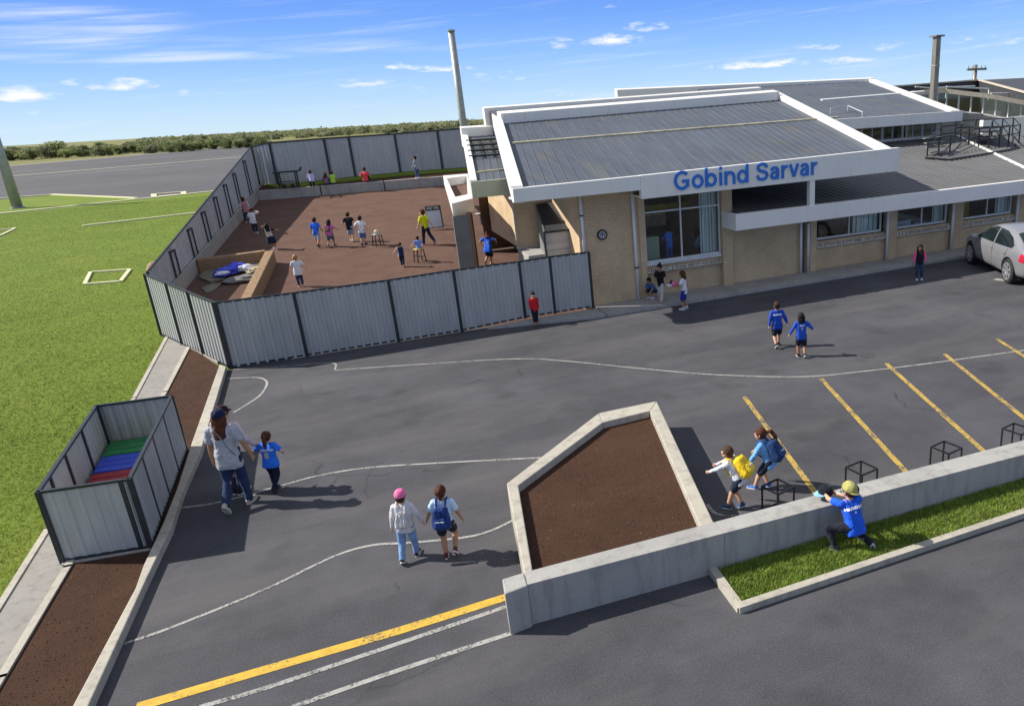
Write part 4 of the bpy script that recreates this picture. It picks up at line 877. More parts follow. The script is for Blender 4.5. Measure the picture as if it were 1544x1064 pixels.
chips('mulch_chips', pi, .44, 6000, .011, chipm[:2]*14+[chipm[2]], t)
bed = [pr[0],pr[1],pr[2],pr[3],pr[3]+prl]+[ki[0]+li]+ki
chips('mulch', bed, .045, 5000, .012, chipm[:2]*14+[chipm[2]])

# the grass strip in front of the wall
gk = [G(p[0],p[1],.09) for p in [(1083,866),(1116,911),(1545,769)]]; gk[2] = gk[1]+(gk[2]-gk[1])*1.5
mb = MB(); w0 = lin(wf[0],wf[2],gk[0].x); w1 = lin(wf[0],wf[2],16)
edging([w0-Vector((0,.01,0)), gk[1], gk[2]], .11, .09, name='kerb_strip')
vp = [w0+Vector((.03,-.01,0)), w1, gk[2]+Vector((0,.02,0)), gk[1]+Vector((.02,.05,0))]
zb2 = max(.05, W(1540,723,lin(wf[0],wf[2],9.1).y-.01).z); zg = lambda x, v: .05+max(0,(x-w0.x)/(9.1-w0.x))*(zb2-.05)*v     # the verge climbs against the wall
mb = MB(); NX = 30
for i in range(NX+1):
    x = vp[0].x+(16-vp[0].x)*i/NX; yt = lin(vp[0],vp[1],x).y; yb__ = max(lin(gk[1],gk[2],x).y+.02, 0) if x > gk[1].x else None
    if yb__ is None: t_ = (x-vp[0].x)/(vp[3].x-vp[0].x+1e-6); yb__ = vp[0].y+(vp[3].y-vp[0].y)*min(1,t_)
    for v in (0,.25,.5,.75,1): mb.v.append(Vector((x, yb__+(yt-yb__)*v, zg(x,v))))
mb.f = [[i*5+j,(i+1)*5+j,(i+1)*5+j+1,i*5+j+1] for i in range(NX) for j in range(4)]; mb.mi = [0]*len(mb.f)
struct(mb, 'grass_strip', MT['verge'])
def blades(name, poly, z0, n, h, mats, rnd=random.Random(3), dens=None):
    xs = [p[0] for p in poly]; ys = [p[1] for p in poly]; v = []; f = []; mi = []; k = 0; tries = 0
    while k < n and tries < n*8:
        tries += 1
        x, y = rnd.uniform(min(xs),max(xs)), rnd.uniform(min(ys),max(ys)); ins = False
        for i in range(len(poly)):
            a, b = poly[i-1], poly[i]
            if (a[1] > y) != (b[1] > y) and x < (b[0]-a[0])*(y-a[1])/(b[1]-a[1])+a[0]: ins = not ins
        if not ins or (dens and rnd.random() > dens(x,y)): continue
        k += 1; q = rnd.randrange(len(mats)); z = z0(x,y) if callable(z0) else z0
        for _ in range(3):
            an = rnd.uniform(0,6.283); ca, sa = math.cos(an), math.sin(an); w = h*.095; L = h*rnd.uniform(.5,1.25); lean = rnd.uniform(.1,.8)*L
            bx, by = x+rnd.uniform(-.03,.03), y+rnd.uniform(-.03,.03); o = len(v); an2 = rnd.uniform(0,6.283)
            v += [(bx-ca*w,by-sa*w,z),(bx+ca*w,by+sa*w,z),(bx+math.cos(an2)*lean,by+math.sin(an2)*lean,z+L)]; f.append((o,o+1,o+2)); mi.append(q)
    me = bpy.data.meshes.new(name); me.from_pydata(v, [], f); me.polygons.foreach_set('material_index', mi)
    for m in mats: me.materials.append(m)
    o = bpy.data.objects.new(name, me); COL.objects.link(o); return tag(o, kind='stuff')
bl = [plain('grass_blade', (.17,.26,.03), .6, .3, 5, 0), plain('grass_blade_light', (.26,.34,.055), .6, .3, 5, 0), plain('grass_blade_dark', (.11,.19,.025), .6, .3, 5, 0), plain('grass_blade_dry', (.26,.25,.07), .7, .3, 5, 0)]
vpn = vp[:1]+[lin(vp[0],vp[1],11.5),lin(gk[1],gk[2],11.5)]+vp[3:]
blades('grass', vpn, lambda x, y: zg(x, max(0, min(1, (y-lin(gk[1],gk[2],x).y)/max(.05, lin(vp[0],vp[1],x).y-lin(gk[1],gk[2],x).y)))), 15000, .05, [bl[0],bl[1],bl[0],bl[2],bl[0],bl[3]])
bll = [plain('lawn_blade', (.172,.252,.024), .7, .35, .5, 0), plain('lawn_blade_light', (.215,.285,.034), .7, .35, .5, 0), plain('lawn_blade_dark', (.142,.215,.02), .7, .35, .5, 0), plain('lawn_blade_dry', (.24,.25,.05), .7, .3, .5, 0)]
lw = [G(-40,1000),G(0,900),G(74,792),G(203,596),G(250,508),G(236,470),G(218,418),G(290,360),G(-40,350)]
blades('grass', lw, -.02, 95000, .034, [bll[0],bll[1],bll[0],bll[2],bll[0],bll[1],bll[3]], dens=lambda x,y: max(.0, min(1, (52-y)/34))**1.6)

lw2 = [G(-40,520),G(232,480),G(218,418),G(330,330),G(340,292),G(-40,327)]
blades('grass', lw2, -.02, 90000, .036, [bll[0],bll[1],bll[0],bll[2],bll[0],bll[1],bll[3]], rnd=random.Random(5), dens=lambda x,y: max(.02, min(1, (y-22)/24)))
# ------------------------------------------------------------------ fences
def corr(mb, A, B, za, zb, ta, tb, pitch=.23, amp=.03):
    # ribbed sheet between two uprights; za.. bottom heights, ta.. top heights
    A, B = Vector((A[0],A[1],0)), Vector((B[0],B[1],0)); L = (B-A).length; d = (B-A)/L; nrm = Vector((-d.y,d.x,0)); n = max(2, round(L/pitch)); xs = []
    for i in range(n):
        u = i/n
        for k, o in ((0,0),(.5,0),(.62,1),(.88,1)): xs.append((u+k/n, o))
    xs.append((1,0)); vs = []
    for u, o in xs:
        p = A+d*L*u+nrm*amp*o*(-1); vs += [(p.x,p.y,za+(zb-za)*u),(p.x,p.y,ta+(tb-ta)*u)]
    mb.add(vs, [(2*i,2*i+2,2*i+3,2*i+1) for i in range(len(xs)-1)])
def fence(t, pts, mat, pw=.07, rail=.05, twin=False, inset=(0,0), step=None):
    # pts: (x, y, bottom, top) of every post
    for a, b in zip(pts, pts[1:]):
        mb = MB(); corr(mb, a, b, a[2]+.03, b[2]+.03, a[3]-.02, b[3]-.02); mb.build('panel', mat, t)
    for p in pts:
        mb = MB(); mb.box((p[0]-pw/2,p[1]-pw/2,p[2]),(p[0]+pw/2,p[1]+pw/2,p[3]+.015)); mb.build('post', MT['post'], t, bevel=.006)
    for nm, k, o in (('top_rail',3,-.01),('bottom_rail',2,.05)):
        mb = MB()
        for a, b in zip(pts, pts[1:]): mb.bar((a[0],a[1],a[k]+o),(b[0],b[1],b[k]+o), rail, rail)
        mb.build(nm, MT['post'], t)
YF = 21.72
fx = [G(350,555).x]+[W(px,py,YF).x for px, py in ((443,444),(585,422),(683,407),(782,394),(828,387),(887,380))]
ft = [W(px,py,YF).z for px, py in ((331,455),(443,441),(585,422),(683,407),(782,394),(828,387),(886,380))]
fpts = [(x, YF, 0 if i < 4 else .1, ft[i]) for i, x in enumerate(fx)]
t = thing('metal_fence', 'grey ribbed metal fence with dark posts facing the car park below the courtyard', 'fence', (fx[0],YF,0))
fence(t, fpts, MT['sheet'], .085)
c0, c0t = Vector((-5.9,26.98,0)), 1.98
f0 = Vector((fx[0],YF,0)); sp_ = []
for px, py in ((131,136),(245,187),(372,232)):      # positions along the short run, from the enlarged crop
    pass
for u in (0.012,.345,.66,1):
    p = f0.lerp(c0, u); sp_.append((p.x-.02, p.y, 0, ft[0]+(c0t-ft[0])*u))
t = thing('metal_fence', 'short angled run of grey ribbed metal fence at the lawn corner', 'fence', (f0.x,f0.y,0))
fence(t, sp_, MT['sheet'], .085)
FL = C(394,292); FLt = W(377,221,FL.y).z; F2 = C(419.4,279,.5)
inner = [C(287.5,435),C(306,405),C(329,383),C(345,360),C(359,347)]
lp = []
for u in (.01,.14,.27,.385,.50,.61,.72,.86,.99):
    p = Vector((c0.x,c0.y)).lerp(Vector((FL.x,FL.y)), u); lp.append((p.x, p.y, -.05, c0t+(FLt-c0t)*u))
t = thing('metal_fence', 'long grey metal fence between lawn and courtyard with twin dark bars inside', 'fence', (c0.x,c0.y,0))
fence(t, lp, MT['sheetl'], .06)
dl = (Vector((FL.x,FL.y,0))-c0).normalized(); nl = Vector((dl.y,-dl.x,0))
for (x,y,zb,zt) in lp[1:-1]:
    zf = cz(y); a = Vector((x,y,0))+nl*.07
    mb = MB()
    for s in (-.26,.26): mb.bar(a+dl*s+Vector((0,0,zf)), a+dl*s+Vector((0,0,zt-.18)), .05, .04, up=nl)
    mb.bar(a-dl*.285+Vector((0,0,zt-.18)), a+dl*.285+Vector((0,0,zt-.18)), .06, .05, up=nl); mb.build('twin_bar', MT['post'], t)
mb = MB(); a, b = c0+nl*.06+dl*.4, Vector((FL.x,FL.y,0))+nl*.06-dl*.3
mb.add([a+Vector((0,0,cz(a.y)-.2)),b+Vector((0,0,cz(b.y)-.2)),b+Vector((0,0,cz(b.y)+.5)),a+Vector((0,0,cz(a.y)+.5))]+[p+nl*.1 for p in (a+Vector((0,0,cz(a.y)-.2)),b+Vector((0,0,cz(b.y)-.2)),b+Vector((0,0,cz(b.y)+.5)),a+Vector((0,0,cz(a.y)+.5)))],
       [(0,3,2,1),(4,5,6,7),(3,7,6,2),(0,1,5,4),(0,4,7,3),(1,2,6,5)]); mb.build('plinth', MT['conc'], t)
# far fence behind the raised bed
fp = []
for (bx,by),(tx,ty) in (((419.4,279),(404,215.4)),((500,271.5),(479.3,209.3)),((536.2,266.8),(525,206.4)),((604,260.6),(593.4,202)),((667.5,255.8),(659,196.6)),((740,250),(730,191)),((800,245),(795,187))):
    p = C(bx,by,.5); fp.append((p.x,p.y,p.z-.05,W(tx,ty,p.y).z))
fpc = [(FL.x,FL.y,FL.z,FLt)]+fp
t = thing('metal_fence', 'pale grey metal fence with dark posts at the far end of the courtyard', 'fence', (fp[0][0],fp[0][1],fp[0][2]))
fence(t, fpc, MT['sheetl'], .13, .08)
mb = MB()
for a, b in zip(fpc, fpc[1:]): mb.prism([(a[0],a[1]),(b[0],b[1]),(b[0],b[1]+.12),(a[0],a[1]+.12)], 0, lambda p: 2.6)
mb.build('footing', MT['concg'], t)

# the courtyard, a slab that climbs away from the front fence
ctop = lambda p: cz(p.y)
mb = MB(); mb.prism([(f0.x+.03,YF+.06),(7.2,YF+.06),(7.2,30),(12,46.5),(F2.x,47),(FL.x+.1,FL.y),(c0.x+.08,c0.y)], -.3, ctop)
struct(mb, 'courtyard', MT['court'])
# the low concrete retaining wall and the raised bed under the far fence
ra, rb = C(384,303), C(668,280); rb = ra+(rb-ra)*1.35
mb = MB(); yv = Vector((0,.3,0))
for k in range(4):
    a, b = ra.lerp(rb,k/4+.002), ra.lerp(rb,k/4+.248)
    mb.add([a+Vector((0,0,-.2)),b+Vector((0,0,-.2)),b+yv+Vector((0,0,-.2)),a+yv+Vector((0,0,-.2)),a+Vector((0,0,.5)),b+Vector((0,0,.5)),b+yv+Vector((0,0,.5)),a+yv+Vector((0,0,.5))],[(0,3,2,1),(4,5,6,7),(0,1,5,4),(1,2,6,5),(2,3,7,6),(3,0,4,7)])
tag(mb.build('retaining_wall', MT['concg'], bevel=.02), 'low concrete retaining wall across the far end of the courtyard', 'wall')
mb = MB(); zz = lambda p: cz(p.y)+.47
mb.prism([ra+yv*.9,rb+yv*.9,Vector((rb.x+.5,fp[-1][1],0)),Vector((fp[0][0],fp[0][1],0)),FL], 1.5, zz); struct(mb, 'raised_bed', MT['soil'])
gl = [Vector((p[0],p[1]-.03)) for p in fp]; gfront = [Vector((p.x+.05,p.y-.95-.1*math.sin(p.x*3))) for p in gl][::-1]
mb = MB(); mb.prism([FL+Vector((.1,.05,0))]+gl+gfront, 1.6, lambda p: cz(p.y)+.53); struct(mb, 'grass_strip', MT['lawn'])

# ------------------------------------------------------------------ the sheet-metal enclosure on the left
hz = 1.22
q = [G(105,853), G(233,826), G(288,668)]; FLb, FRb, RRb = q
RLb = FLb+(RRb-FRb)*1.0; RLb.x = G(145,612,hz).x; RLb.y = G(145,612,hz).y
tops = [G(57,742,hz), G(195,722,hz), G(258,597,hz), G(145,612,hz)]
cor = [(FLb+tops[0])/2, (FRb+tops[1])/2, (RRb+tops[2])/2, (RLb+tops[3])/2]
cor = [Vector((p.x,p.y,0)) for p in tops]
t = thing('sheet_enclosure', 'open-topped grey ribbed metal enclosure standing on the mulch bed by the kerb', 'enclosure', cor[0].lerp(cor[2],.5))
def side(a, b, n, fr=None):
    us = [i/n for i in range(n+1)] if not fr else fr
    for u0, u1 in zip(us, us[1:]):
        p, r_ = a.lerp(b,u0), a.lerp(b,u1); mb = MB(); corr(mb, p, r_, .07,.07,hz-.02,hz-.02,.17,.016); mb.build('panel', MT['sheet'], t)
    for u in us[1:-1]:
        p = a.lerp(b,u); mb = MB(); d_ = (b-a).normalized(); mb.bar((p.x,p.y,.05),(p.x,p.y,hz),.05,.06,up=d_); mb.build('post', MT['post'], t)
    mb = MB(); mb.bar((a.x,a.y,hz),(b.x,b.y,hz),.05,.04); mb.build('top_rail', MT['post'], t)
    mb = MB(); mb.bar((a.x,a.y,.08),(b.x,b.y,.08),.05,.04); mb.build('bottom_rail', MT['post'], t)
side(cor[0],cor[1],1,[0,.9,1]); side(cor[1],cor[2],4,[0,.22,.45,.72,1]); side(cor[2],cor[3],1); side(cor[3],cor[0],4,[0,.33,.62,.85,1])
for p in cor:
    mb = MB(); mb.box((p.x-.035,p.y-.035,.03),(p.x+.035,p.y+.035,hz+.02)); mb.build('post', MT['post'], t, bevel=.005)
mb = MB(); a, b = cor[0], cor[1]; dv = (cor[3]-cor[0]).normalized()
mb.prism([a-dv*.1,b-dv*.08,cor[2]+(cor[2]-cor[3]).normalized()*.02,cor[3]], -.02, .06); mb.build('base_slab', MT['conc'], t)
fa, fb = cor[0].lerp(cor[3],.0), cor[1].lerp(cor[2],.0)
for nm, m, u0, u1, lab in (('green','matg',.79,.985,'green slatted crate at the far end of the sheet metal enclosure'),('blue','matb',.59,.78,'blue slatted crate between the green and red ones in the enclosure'),('red','matr',.39,.58,'dark red slatted crate nearest the front of the enclosure')):
    mb = MB(); n = 3
    for k in range(n):
        v0, v1 = u0+(u1-u0)*(k+.04)/n, u0+(u1-u0)*(k+.94)/n
        A, B, Cc, D = cor[0].lerp(cor[3],v0), cor[1].lerp(cor[2],v0), cor[1].lerp(cor[2],v1), cor[0].lerp(cor[3],v1)
        ins = (B-A).normalized()*.06
        mb.prism([A+ins,B-ins,Cc-ins,D+ins], .062 if k else .064, .50)
    tag(mb.build('slatted_crate', MT[m], bevel=.012), lab, 'crate')

# ------------------------------------------------------------------ poles
def pole(name, label, base, top, r0, r1, extra=None, mat='pole'):
    base, top = Vector(base), Vector(top)
    t = thing(name, label, 'pole', base)
    mb = MB(); mb.tube([base, base.lerp(top,.5), top], [r0,(r0+r1)/2,r1], 20); mb.build('shaft', MT[mat], t, smooth=True)
    mb = MB(); mb.tube([base-Vector((0,0,.05)), base+Vector((0,0,.12))], [r0*1.4,r0*1.3], 16); mb.build('base_collar', MT['concg'], t)
    return t
b = G(27,314); pole('light_pole', 'thick grey pole rising from the lawn at the photo\'s left edge', b, (b.x,b.y,W(-6,205,b.y).z+4), .45, .36)
b = Vector((0,62,0)); b.x = W(699,190,62).x; tz = W(678,48,62).z
t = pole('light_pole', 'tall grey pole standing behind the far courtyard fence', b, (b.x,b.y,tz), .31, .24)
mb = MB(); mb.tube([(b.x,b.y,tz),(b.x,b.y,tz+.12)], .3, 16); mb.build('cap', MT['pole'], t)
b = Vector((W(1467,150,62).x,62,0)); tz = W(1470,98,62).z
t = pole('utility_pole', 'slim wooden utility pole with a crossarm beyond the rooftops', b, (b.x,b.y,tz), .26, .2, mat='steel')
mb = MB(); mb.bar((b.x-1.3,b.y-.2,tz-.45),(b.x+1.3,b.y-.2,tz-.45),.2,.22); mb.build('crossarm', MT['steel'], t)
for k in (-1.15,-.6,.6,1.15):
    mb = MB(); mb.tube([(b.x+k,b.y-.2,tz-.34),(b.x+k,b.y-.2,tz-.1)],[.07,.05],8); mb.build('insulator', MT['pole'], t)

# ------------------------------------------------------------------ far trees
def crown(mb, c, r, h, n, s, rnd, mats=1):
    lobes = [(Vector((rnd.uniform(-.55,.55)*r, rnd.uniform(-.55,.55)*r, rnd.uniform(.14,.72)*h)), rnd.uniform(.4,.75)) for _ in range(7)]
    for _ in range(n):
        L, k = rnd.choice(lobes)
        v = Vector((rnd.gauss(0,1),rnd.gauss(0,1),rnd.gauss(0,1))).normalized()*(rnd.random()**.4)
        p = c+L+Vector((v.x*r*k, v.y*r*k, v.z*h*.38*k))
        if p.z < c.z+.03*h: continue
        a = Vector((rnd.gauss(0,1),rnd.gauss(0,1),rnd.gauss(0,.6))).normalized(); b_ = a.orthogonal().normalized(); sz = s*rnd.uniform(.5,1.3)
        mb.add([p-a*sz-b_*sz*.6, p+a*sz*.8-b_*sz*.8, p+a*sz+b_*sz*.5, p-a*sz*.6+b_*sz], [(0,1,2,3)], rnd.randrange(mats))
rnd = random.Random(11); protos = []
for k in range(6):
    h = rnd.uniform(6.5,9.5); r = rnd.uniform(3.6,5.6); root = bpy.data.objects.new('tree', None)
    COL.objects.link(root); WM[root.name] = Matrix(); mats = [[MT['leafa'],MT['leafb']],[MT['leafb'],MT['leafc']],[MT['leafa'],MT['leafc']]][k%3]
    mb = MB(); mb.tube([(0,0,0),(.1,0,h*.25),(0,.1,h*.5)],[.35,.25,.12],8)
    for q in range(4):
        a = q*1.6+rnd.random(); mb.tube([(.05,0,h*.25),(math.cos(a)*r*.5,math.sin(a)*r*.5,h*.6)],[.15,.05],6)
    mb.build('trunk', MT['bark'], root)
    mb = MB(); crown(mb, Vector((0,0,h*.0)), r, h, 1000, .40, rnd, 2); mb.build('crown', mats, root); protos.append(root)
tl = ['dark round-topped tree in the distant row beyond the runway','olive scrubby tree in the distant row beyond the runway','light green bushy tree in the distant row beyond the runway']
first = [True]*6
spots = []
for i in range(120):
    u = i/119; px = -15+u*410+rnd.uniform(-4,4); row = rnd.random(); base = 246-22*u-row*6
    spots.append((px, base-1.5))
spots.sort(key=lambda s: s[1])
for i, (px, py) in enumerate(spots):
    k = rnd.randrange(6); o = protos[k] if first[k] else copy_tree(protos[k]); first[k] = False
    p = G(px, py); s = (rnd.uniform(.44,.66) if rnd.random() < .85 else rnd.uniform(.66,.82))*(1.12 if px < 90 else .85); o.location = (p.x,p.y,-.1); o.rotation_euler = (0,0,rnd.uniform(0,6.28)); o.scale = (s*1.15,s*1.15,s)
    tag(o, tl[k%3], 'tree', ['dark trees beyond the runway','olive trees beyond the runway','light green trees beyond the runway'][k%3])
for k in range(6):
    if first[k]:
        for ch in list(protos[k].children): bpy.data.objects.remove(ch)
        bpy.data.objects.remove(protos[k])
mb = MB()                                                       # the rest of the wood, one mass far off
for i in range(420):
    u = rnd.random(); px = 210+u*640; py = 219-.052*(px-250)-rnd.random()*9; 
    if py < 162.5-.0555*(px-CX)+5.5: py = 162.5-.0555*(px-CX)+5.5+rnd.random()
    p = G(px, py); h = rnd.uniform(4.6,7.2); crown(mb, Vector((p.x,p.y,-.5)), rnd.uniform(4,7), h, 150, .6, rnd, 3)
tag(mb.build('far_wood', [MT['leafa'],MT['leafb'],MT['leafb']]), kind='stuff')

# ================================================================== THE SCHOOL BUILDING
YW, YO = 21.95, 20.9                          # wall face and fascia face
hall = thing('school_building', 'buff brick school hall with a grey metal roof and white fascia lettered in blue', 'building', (6.6,YW,0))
def xz(mb, poly, y0, y1, mi=0):               # a plate upright in x,z with depth along y
    ar = sum(poly[i-1][0]*poly[i][1]-poly[i][0]*poly[i-1][1] for i in range(len(poly)))
    if ar < 0: poly = poly[::-1]
    n = len(poly); vs = [(x,y0,z) for x,z in poly]+[(x,y1,z) for x,z in poly]
    return mb.add(vs, [tuple(range(n)), tuple(range(2*n-1,n-1,-1))]+[(i,n+i,n+(i+1)%n,(i+1)%n) for i in range(n)], mi)
# walls
mb = MB(); mb.box((6.6,YW,0),(8.80,YW+.25,3.72)); mb.box((6.6,YW+.25,0),(6.85,29,3.72)); mb.box((8.80,YW+.14,0),(11.6,YW+.3,.90))
mb.box((8.80,YW+.1,.90),(11.6,YW+.3,1.13)); mb.box((8.80,YW+.02,3.40),(11.6,YW+.25,3.72)); mb.box((11.6,YW-.07,0),(11.98,29.2,3.72))
xz(mb, [(6.6,3.72),(6.6,3.74),(6.85,3.74),(6.85,3.72)], 22, 29)
mb.add([(6.6,22,3.7),(6.6,29,3.7),(6.6,29,5.5),(6.6,22,4.0),(6.85,22,3.7),(6.85,29,3.7),(6.85,29,5.5),(6.85,22,4.0)], [(0,1,2,3),(7,6,5,4),(0,3,7,4),(1,5,6,2),(3,2,6,7)])
mb.build('brick_wall', MT['brick'], hall)
mb = MB(); mb.box((8.6,YW-.04,0),(8.815,YW+.26,3.42)); mb.build('pilaster', MT['brick'], hall, bevel=.01)
def sillband(par, x0, x1, y, z0, z1):
    mb = MB(); mb.box((x0,y,z0),(x1,y+.2,z1)); n = int((x1-x0)/.075); rd = random.Random(int(x0*10))
    for i in range(n):
        if rd.random() < .25: continue
        x = x0+(i+.5)*(x1-x0)/n; mb.box((x-.013,y-.004,z1-.012-rd.uniform(.05,.11)),(x+.013,y+.02,z1-.012),1)
    mb.build('sill_band', [MT['sill'],MT['brown']], par)
sillband(hall, 8.83, 11.59, YW-.02, .89, 1.02)
mb = MB(); mb.box((8.82,YW+.0,1.12),(11.58,YW+.3,1.2)); mb.build('window_sill', MT['frame'], hall, bevel=.01)
def window(par, x0, x1, z0, z1, y, mull=(), trans=None, name='window'):
    fr = MB(); w = .05
    fr.box((x0,y,z0),(x0+w,y+.08,z1)); fr.box((x1-w,y,z0),(x1,y+.08,z1)); fr.box((x0+w,y,z0),(x1-w,y+.08,z0+w*1.5)); fr.box((x0+w,y,z1-w),(x1-w,y+.08,z1))
    for m in mull: fr.box((m-w/2,y+.004,z0+w*1.5),(m+w/2,y+.076,z1-w))
    if trans: fr.box((x0+w,y+.008,trans-w/2),(x1-w,y+.072,trans+w/2))
    f = fr.build(name, MT['frame'], par, bevel=.006)
    edges = [x0]+list(mull)+[x1]
    for a, b in zip(edges, edges[1:]):
        for lo, hi in ([(z0,trans),(trans,z1)] if trans else [(z0,z1)]):
            g = MB(); g.poly([(a+.02,y+.04,lo+.02),(b-.02,y+.04,lo+.02),(b-.02,y+.04,hi-.02),(a+.02,y+.04,hi-.02)]); g.build('pane', MT['glass'], f)
window(hall, 8.82, 11.58, 1.2, 3.40, YW+.06, (10.13,), 2.84)
# room behind the window
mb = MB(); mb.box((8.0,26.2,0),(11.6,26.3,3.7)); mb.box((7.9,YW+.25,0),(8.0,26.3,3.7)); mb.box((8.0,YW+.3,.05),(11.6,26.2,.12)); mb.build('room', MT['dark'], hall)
mb = MB(); mb.box((8.0,24.4,2.55),(11.58,24.6,2.75)); mb.build('ceiling_beam', MT['yelbeam'], hall)
mb = MB(); n = 16
for i in range(n):
    a = 10.95+i*.6/n; mb.box((a,YW+.32+.04*math.sin(i*1.9),1.15),(a+.6/n,YW+.36+.04*math.sin(i*1.9),3.4))
mb.build('curtain', MT['curtain'], hall)
# roof
RS = .22; rz_ = lambda y: 3.98+RS*(y-21.1)
XL = lambda y: 4.55+.165*(y-21.1); XR = lambda y: 18.1+.165*(y-21.1); YR = lambda x: 29.2+(x-6)*.105
def roof_grid(mb, xl, xr, y0, yr, zf, pitch, th=.1, rib=.014, rw=.018):
    L0, R0 = xl(y0), xr(y0); n = int((R0-L0)/pitch)
    def P(u, y, dz): return Vector((xl(y)+(xr(y)-xl(y))*u, y, zf(y)+dz))
    def yend(u):
        y = y0+5
        for _ in range(5): y = yr(xl(y)+(xr(y)-xl(y))*u)
        return y
    cs = [P(0,y0,0),P(1,y0,0),P(1,yend(1),0),P(0,yend(0),0)]; dn_ = Vector((0,0,-th))
    mb.add(cs+[c+dn_ for c in cs], [(0,1,2,3),(7,6,5,4),(0,4,5,1),(1,5,6,2),(2,6,7,3),(3,7,4,0)])
    for i in range(1,n):
        u = i/n; a, b = P(u,y0,.004), P(u,yend(u),.004); w = Vector((rw,0,0)); h = Vector((0,0,rib))
        mb.add([a-w,a+w,b+w,b-w,a-w*.5+h,a+w*.5+h,b+w*.5+h,b-w*.5+h],[(4,5,6,7),(0,1,5,4),(1,2,6,5),(3,0,4,7),(2,3,7,6)])
mb = MB(); roof_grid(mb, XL, XR, 21.1, YR, rz_, .33); mb.build('roof', MT['roof'], hall)
def slopebar(par, name, p, q, w, z0, z1, mat, bevel=.01):   # a box strip between two plan points, heights are functions of y
    p, q = Vector((p[0],p[1])), Vector((q[0],q[1])); d = (q-p).normalized(); s = Vector((-d.y,d.x))*w
    mb = MB(); mb.prism([p,q,q+s,p+s], z0, z1); return mb.build(name, MT[mat], par, bevel=bevel)
ml, mr = SL(768,218,3.98,21.1,RS), SL(1265,178,3.98,21.1,RS)
slopebar(hall, 'flashing', ml+Vector((.1,0,0)), mr, .11, lambda p: rz_(p.y)-.02, lambda p: rz_(p.y)+.055, 'flash')
# fascia: a shallow part on the left, a deeper lettered part on the right
mb = MB(); xz(mb, [(4.48,3.69),(8.35,3.69),(8.35,4.12),(4.48,4.08)], YO, YO+.2); mb.build('fascia', MT['white'], hall, bevel=.012)
mb = MB(); xz(mb, [(8.352,3.42),(18.12,3.47),(18.12,4.27),(8.352,4.122)], YO-.004, YO+.2); fas = mb.build('fascia', MT['white'], hall, bevel=.012)
mb = MB(); mb.box((4.6,YO+.2,3.69),(8.36,YW+.2,3.74)); mb.box((8.36,YO+.2,3.45),(18.0,YW+.02,3.5)); mb.build('soffit', MT['white'], hall)
lf = (4.48,YO+.2); lr = (XL(30.2)-.05,30.2)
slopebar(hall, 'parapet', lf, lr, -.34, lambda p: rz_(p.y)-.32, lambda p: rz_(p.y)+.16, 'white')
slopebar(hall, 'parapet', (18.12,YO+.2), (XR(31.6)+.05,31.6), .36, lambda p: rz_(p.y)-.35, lambda p: rz_(p.y)+.2, 'white')
rl, rr = Vector((XL(29.2)+.25,29.2)), Vector((XR(30.7)-.3,YR(XR(30.7))))
ztop = rz_(29.4)+.36
slopebar(hall, 'parapet', rl, rr, .45, lambda p: 4.5, lambda p: rz_(p.y)+.36, 'white')
dlr = Vector((-(rr-rl).y,(rr-rl).x)).normalized()
slopebar(hall, 'roof_gutter', rl+dlr*.452, rr+dlr*.452, .9, lambda p: 4.5, lambda p: rz_(p.y)+.18, 'roofd')
slopebar(hall, 'parapet', rl+dlr*1.36-Vector((.2,0)), rr+dlr*1.36, .25, lambda p: 4.5, lambda p: rz_(p.y)+.30, 'white')
# lettering
a, b = W(1018,290,YO-.03), W(1233,268,YO-.03); tot_ = sum(GLYPH[c][0] for c in 'Gobind Sarvar')-.06; sc = (b.x-a.x)/tot_
x_ = 0
for wd_ in ('Gobind', 'Sarvar'):
    mb = MB(); adv_ = stroke_text(mb, wd_, .118, lambda x,y,z: Vector((a.x-.03+(x+x_)*sc, YO-.024-z, 3.575+((x+x_)*sc)*.012+y*sc*1.06))); x_ += adv_+GLYPH[' '][0]
    mb.build('lettering', MT['blue'], hall)
# round emblem
e = W(908,354,YW-.03); mb = MB()
mb.tube([(e.x,YW+.001,e.z),(e.x,YW-.05,e.z)], .165, 32); em = mb.build('emblem', MT['black'], hall)
mb = MB(); mb.tube([(e.x,YW-.049,e.z),(e.x,YW-.056,e.z)], .112, 28); mb.build('emblem_face', MT['boardw'], em)
mb = MB()
for r0, r1, a0, a1, n in ((.085,.062,R(-50),R(230),20),(.05,.032,R(-10),R(190),14)):
    pts = [(a0+(a1-a0)*i/n) for i in range(n+1)]; mb.add([(e.x+math.cos(t)*r_,YW-.06,e.z+math.sin(t)*r_) for r_ in (r0,r1) for t in pts],[(i,i+1,n+2+i,n+1+i) for i in range(n)])
mb.box((e.x-.014,YW-.062,e.z-.085),(e.x+.014,YW-.057,e.z+.03)); mb.build('emblem_mark', MT['darkwall'], em)
# downpipes and the post carrying the roof corner
def dpipe(par, x, y, z0, z1, r=.045, bands=()):
    mb = MB(); mb.tube([(x,y,z0),(x,y,z1)], r, 14); p = mb.build('downpipe', MT['pipe'], par, smooth=True)
    mb = MB()
    for z in bands: mb.tube([(x,y,z-.025),(x,y,z+.025)], r*1.2, 14)
    if bands: mb.build('pipe_clip', MT['post'], p)
dpipe(hall, 6.72, YW-.06, 1.5, 3.69, .05, (3.0,)); dpipe(hall, 8.43, YW-.06, .1, 3.69, .055, (1.15,))
mb = MB(); mb.box((14.42,YO+.02,2.63),(14.62,YO+.19,3.46)); mb.add([(14.42,YO+.02,2.63),(14.62,YO+.02,2.63),(14.62,YO+.19,2.63),(14.42,YO+.19,2.63),(14.52,YO+.1,2.52)],[(0,1,4),(1,2,4),(2,3,4),(3,0,4)]); mb.build('roof_post', MT['white'], hall)

